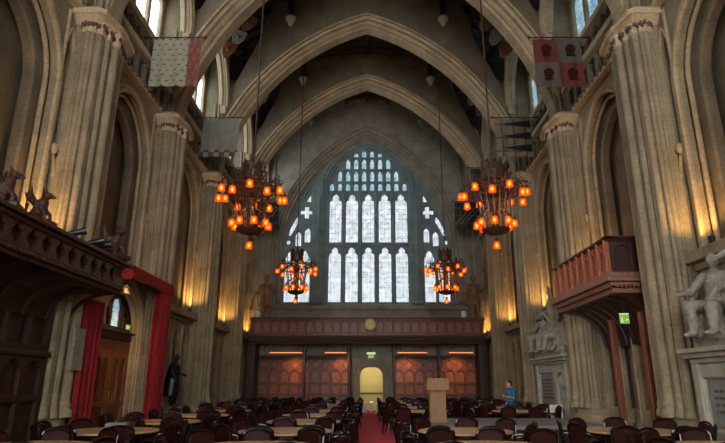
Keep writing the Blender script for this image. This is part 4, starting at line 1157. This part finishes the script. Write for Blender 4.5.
# ================================================================== uplights standing on the string course
up = empty('uplight', (0, 0, 0))
MB().lathe([(.06, 0), (.07, .02), (.07, .14), (.055, .15), (.055, .12), (0, .12)], (0, 0, 0), 12).build('lamp_can', 'black', up)
MB().lathe([(0, .125), (.05, .125), (.05, .13), (0, .135)], (0, 0, 0), 12).build('lens', 'uplens', up)
UPOW = {-1: 160, 1: 150}
bays = ['nearest', 'second', 'third', 'fourth', 'farthest']
fst = True
for side in (-1, 1):
    for bi, d in enumerate((7.4, 13.2, 19.0, 24.8, 30.6)):
        for e, u in (('near', 1.75), ('far', BAY-1.75)):
            o = up if fst else copy_tree(up); fst = False
            o.location = (side*7.29, d+u, 4.47)
            tag(o, 'small floodlight on %s wall ledge, %s bay, %s end' % (SN[side], bays[bi], e), 'floodlight', 'floodlights on the wall ledges')
            L = bpy.data.lights.new('uplight_beam', 'SPOT'); L.color = (1, .56, .15); L.energy = UPOW[side] * (1.0 if e == 'far' else .6); L.spot_size = math.radians(95); L.spot_blend = .7; L.shadow_soft_size = .08
            lo = bpy.data.objects.new('uplight_beam', L); COL.objects.link(lo); lo.location = (side*7.27, d+u, 4.64)
            tgt = Vector((side*7.4, d + (.7 if e == 'near' else BAY-.7), 6.1)); dv = tgt - lo.location
            lo.rotation_euler = dv.to_track_quat('-Z', 'Y').to_euler()

# ================================================================== carpet, stage, lectern
tag(MB().bb(-.3, .9, 2.0, YE-.7, .0, .012).build('carpet_runner', 'carpet'), 'red carpet runner down the aisle towards the yellow doorway', 'carpet')
stg = empty('low_stage', (3.8, 16.6, 0), 0, 'low grey carpeted stage right of aisle, carrying the lectern', 'stage')
MB().bb(-2.3, 2.4, -1.6, 1.8, .5, .6, .02).build('deck', 'grey', stg)
MB().bb(-2.25, 2.35, -1.55, 1.75, 0, .5).build('skirt', 'black', stg)
lc = empty('lectern', (1.97, 16.4, .6), 0, 'plain tan wooden lectern standing on the grey stage', 'lectern')
MB().bb(-.22, .22, -.16, .2, .04, .95, .01).build('column', 'lectern', lc)
MB().bb(-.27, .27, -.22, .25, 0, .05, .01).build('base', 'lectern', lc)
MB().add([(-.3, -.26, .85), (.3, -.26, .85), (.3, .26, .85), (-.3, .26, .85), (-.3, -.26, 1.17), (.3, -.26, 1.17), (.3, .26, 1.02), (-.3, .26, 1.02)], [(3,2,1,0),(4,5,6,7),(0,1,5,4),(1,2,6,5),(2,3,7,6),(3,0,4,7)]).build('reading_desk', 'lectern', lc)
MB().tube([(.1, .1, 1.08), (.1, .12, 1.22), (.1, .2, 1.32)], .008, 6).ball((.1, .21, 1.33), .018, 6).build('microphone', 'black', lc)

# ================================================================== tables and chairs
def table():
    r = empty('round_table', (0, 0, 0))
    t = MB().lathe([(0, .72), (.88, .72), (.9, .73), (.9, .745), (.885, .755), (0, .755)], (0, 0, 0), 40); t.build('tabletop', 'tabletop', r)
    MB().lathe([(.86, .675), (.875, .675), (.875, .72), (.86, .72)], (0, 0, 0), 40, False).build('edge_band', 'chairwood', r)
    for sx in (-1, 1):
        for sy in (-1, 1):
            MB().tube([(sx*.42, sy*.5, .72), (sx*.42, sy*.52, .02), (sx*.42, sy*.56, .0)], .016, 7).build('leg', 'metal', r)
        MB().tube([(sx*.42, -.51, .3), (sx*.42, .51, .3)], .012, 6).build('stretcher', 'metal', r)
    return r
def chair_root():
    """carver dining chair, sitter faces +Y"""
    r = empty('dining_chair', (0, 0, 0))
    s = MB().box((0, .02, .455), (.46, .44, .09), None, .035); s.build('seat', 'leather', r, True)
    MB().box((0, .02, .40), (.46, .44, .05), None, .01).build('seat_frame', 'chairwood', r)
    def back(y0, w, z0, z1, t, lean):
        pts = [(-w, z0), (w, z0), (w*1.04, z1-.1)] + [(w*1.04*math.cos(a), z1-.1+.1*math.sin(a)) for a in [PI*i/12 for i in range(1, 12)]] + [(-w*1.04, z1-.1)]
        me = plate(pts, [], t, .018)
        return MB().mesh(me, Matrix.Translation((0, y0, 0)) @ Matrix.Shear('XZ', 4, (0, 0)) @ Matrix(((1,0,0,0),(0,lean,1,-lean*z0),(0,1,0,0),(0,0,0,1))))
    back(-.185, .205, .50, .885, .075, -.14).build('backrest', 'leather', r, True)
    f = MB()
    for q in (-1, 1): f.tube([(q*.215, -.19, .40), (q*.235, -.21, .6), (q*.23, -.25, .81)], .021, 7)
    f.tube([(-.23, -.25, .81)] + [(-.23*math.cos(a), -.252-.02*math.sin(a), .81+.1*math.sin(a)) for a in [PI*i/10 for i in range(1, 10)]] + [(.23, -.25, .81)], .024, 7)
    f.build('back_frame', 'chairwood', r, True)
    for q in (-1, 1):
        MB().tube([(q*.225, -.22, .66), (q*.26, .0, .66), (q*.25, .14, .64), (q*.245, .15, .44)], .018, 7).build('arm_rest', 'chairwood', r, True)
        MB().tube([(q*.2, .2, .4), (q*.2, .21, 0)], [.024, .016], 8).build('leg', 'chairwood', r, True)
        MB().tube([(q*.2, -.17, .4), (q*.21, -.24, 0)], [.024, .016], 8).build('leg', 'chairwood', r, True)
    return r
def chair_small(src):
    """the same chair for the far rows, too small in view to show its parts"""
    a, b = MB(), MB()
    for c in src.children:
        (b if c.name.split('.')[0] in ('seat', 'backrest') else a).mesh(c.data)
    f = a.build('dining_chair', 'chairwood', None, True); b.build('upholstery', 'leather', f, True)
    return f
tb0, chair0 = table(), chair_root()
small0 = chair_small(chair0)
used = {'t': False, 'c': False, 's': False}
def take(key, src):
    if not used[key]: used[key] = True; return src
    return copy_tree(src)
ORD = ['first', 'second', 'third', 'fourth', 'fifth', 'sixth', 'seventh', 'eighth', 'ninth', 'tenth']
POS = {'left': ['right side beyond middle', 'far side right of middle', 'far side at middle', 'far side left of middle', 'left side at middle', 'near side left of middle', 'near side at middle', 'near side right of middle', 'right side before middle']}
POS['right'] = [s.replace('right', '#').replace('left', 'right').replace('#', 'left') for s in POS['left']]
LROWS = [8.55, 11.45, 14.35, 17.25, 20.15, 23.05, 25.95, 28.85, 31.75]
RROWS = [8.55, 11.45, 19.9, 23.1, 26.0, 28.9, 31.75]
for sd, rows, cols in (('left', LROWS, (('aisle-side', -1.58), ('wall-side', -4.9))), ('right', RROWS, (('aisle-side', 1.88), ('wall-side', 5.15)))):
    for cn_, x in cols:
        for ri, y in enumerate(rows):
            t = take('t', tb0); jx, jy = R.uniform(-.06, .06), R.uniform(-.06, .06)
            t.location = (x+jx, y+jy, 0); t.rotation_euler = (0, 0, R.random()*PI)
            tag(t, 'round bare wood table, %s one from the camera, %s column %s of the aisle' % (ORD[ri], cn_, sd), 'table', 'round wooden tables')
            for k in range(9):
                a = math.radians(20 + 40*k if sd == 'left' else 160 - 40*k) + R.uniform(-.04, .04); rr = 1.09 + R.uniform(-.03, .03)
                c = take('c', chair0) if y < 18.5 else take('s', small0)
                c.location = (x+jx+rr*math.cos(a), y+jy+rr*math.sin(a), 0)
                c.rotation_euler = (0, 0, a + PI/2 + R.uniform(-.12, .12))
                tag(c, 'dark chair, %s, %s %s table on the %s' % (POS[sd][k], ORD[ri], cn_, sd), 'chair', 'dark leather chairs round the tables')
                if sd == 'left' and cn_ == 'aisle-side' and ri == 2 and k == 0:
                    c['label'] = 'bright red backed chair by the aisle among dark chairs, left of carpet'
                    for q in c.children:
                        if q.name.split('.')[0] in ('backrest', 'seat'):
                            q.data = q.data.copy(); q.data.materials[0] = M['leatherred']
# a few things left on the tables
bx = empty('catering_tray', (-4.95, 11.75, .755), .2, 'pale grey covered tray on the near left wall-side table', 'tray')
MB().box((0, 0, .03), (.42, .3, .06), None, .02).build('tray', 'marblegrey', bx)
MB().box((0, 0, .09), (.4, .28, .06), None, .025).build('lid', 'marblegrey', bx)

# ================================================================== the man in the blue shirt
pr = empty('person', (5.3, 21.5, 0), math.radians(-82), 'man in blue shirt and dark trousers looking at a phone by right wall', 'person')
J = dict(pelvis=(0, 0, .96), chest=(0, .0, 1.28), neck=(0, -.02, 1.48), head=(0, -.06, 1.62), shl=(-.19, .01, 1.41), shr=(.19, .01, 1.41), ell=(-.24, -.02, 1.13), elr=(.24, -.02, 1.13),
         hal=(-.05, -.27, 1.2), har=(.06, -.27, 1.19), hpl=(-.095, 0, .92), hpr=(.095, 0, .92), knl=(-.11, -.03, .5), knr=(.11, -.01, .5), ftl=(-.12, .03, .08), ftr=(.13, .04, .08))
def human_body(J):
    m = MB(); V = lambda n: Vector(J[n])
    m.tube([(0, .0, .86), (0, 0, .95), (0, 0, 1.08), (0, -.005, 1.25), (0, 0, 1.38), (0, 0, 1.45)], [.12, .155, .135, .155, .15, .07], 14)
    m.tube([J['neck'], (0, -.04, 1.56)], .055, 10)
    m.ball(J['head'], (.075, .098, .12), 14); m.ball((0, -.115, 1.53), (.045, .04, .045), 8); m.ball((0, -.165, 1.6), (.016, .022, .026), 8)
    for q in (-1, 1): m.ball((q*.078, -.04, 1.615), (.014, .026, .036), 8); m.ball((q*.03, -.146, 1.635), .014, 6)
    m.ball((0, -.15, 1.555), (.028, .012, .01), 6)
    for s, q in (('l', -1), ('r', 1)):
        sh, el, ha = V('sh'+s), V('el'+s), V('ha'+s)
        m.tube([(q*.08, 0, 1.4), sh], [.09, .07], 10); m.ball(sh, .072, 10); m.tube([sh, (sh+el)/2, el, (el+ha)/2, ha], [.066, .058, .045, .043, .028], 10)
        d = (ha-el).normalized(); m.tube([ha, ha + d*.08], [.034, .036], 8)
        sid = Vector((0, 0, 1)).cross(d).normalized(); upv = d.cross(sid)
        for f in range(4):
            o = ha + d*.085 + upv*(.03-.02*f); l = (.06, .072, .068, .05)[f]
            m.tube([o, o + d*l*.5, o + d*l*.7 - Vector((q*.03, 0, 0))], [.0095, .009, .0075], 6)
        m.tube([ha + d*.03 + upv*.03, ha + d*.07 + upv*.055, ha + d*.1 + upv*.05], [.012, .011, .009], 6)
        hp, kn, ft = V('hp'+s), V('kn'+s), V('ft'+s)
        m.tube([hp, (hp+kn)/2, kn, (kn+ft)/2, ft], [.095, .085, .06, .056, .04], 12); m.tube([ft, ft + Vector((q*.03, -.17, -.04))], [.05, .035], 8)
    return sculpt(m, .0085, 2)
human_body(J).build('body', 'skin', pr, True)
m = MB(); V = lambda n: Vector(J[n])
m.tube([(0, 0, .9), (0, 0, 1.08), (0, -.005, 1.25), (0, 0, 1.39), (0, 0, 1.45)], [.172, .155, .176, .168, .085], 14)
for s, q in (('l', -1), ('r', 1)): m.tube([(q*.08, 0, 1.4), V('sh'+s), (V('sh'+s)+V('el'+s))/2, V('sh'+s)*.15+V('el'+s)*.85], [.105, .088, .074, .068], 10)
sculpt(m, .014, 1).build('shirt', 'shirt', pr, True)
m = MB(); m.tube([(0, 0, .82), (0, 0, 1.0)], [.15, .172], 14)
for s, q in (('l', -1), ('r', 1)): m.tube([V('hp'+s), (V('hp'+s)+V('kn'+s))/2, V('kn'+s), V('ft'+s)+Vector((0, 0, .02))], [.112, .102, .078, .075], 12)
sculpt(m, .014, 1).build('trousers', 'trousers', pr, True)
for s, q in (('l', -1), ('r', 1)):
    f = V('ft'+s); MB().tube([f + Vector((0, .05, -.035)), f + Vector((q*.02, -.1, -.035)), f + Vector((q*.035, -.2, -.05))], [.046, .046, .03], 10).build('shoe', 'black', pr, True)
h = MB().ball((0, -.035, 1.66), (.086, .1, .095), 14).ball((0, .0, 1.62), (.08, .08, .09), 12)
sculpt(h, .014, 1).build('hair', 'hair', pr, True)
ph_ = MB().box((0, 0, 0), (.08, .012, .15), None, .004); ph_.xform(Matrix.Rotation(math.radians(-50), 4, 'X'))
po = ph_.build('phone', 'black'); po.matrix_world = pr.matrix_basis @ Matrix.Translation((.005, -.34, 1.235)); tag(po, 'small black phone held by the man in the blue shirt', 'phone')

# ================================================================== camera, world, colour
cam = bpy.data.cameras.new('camera'); co = bpy.data.objects.new('camera', cam); COL.objects.link(co)
cam.sensor_width = 36; cam.lens = 559/725*36; cam.shift_x = -(367-362.5)/725
co.location = (0, 0, 1.6); co.rotation_euler = (math.radians(90+16.26), 0, 0)
cam.clip_end = 200
sc.camera = co
wd = bpy.data.worlds.new('world'); sc.world = wd; wd.use_nodes = True
wd.node_tree.nodes['Background'].inputs[0].default_value = (.85, .82, .78, 1)
wd.node_tree.nodes['Background'].inputs[1].default_value = .25
sc.view_settings.view_transform = 'Standard'; sc.view_settings.look = 'None'
sc.view_settings.gamma = 1; sc.view_settings.use_curve_mapping = False
sc.view_settings.exposure = 0.0
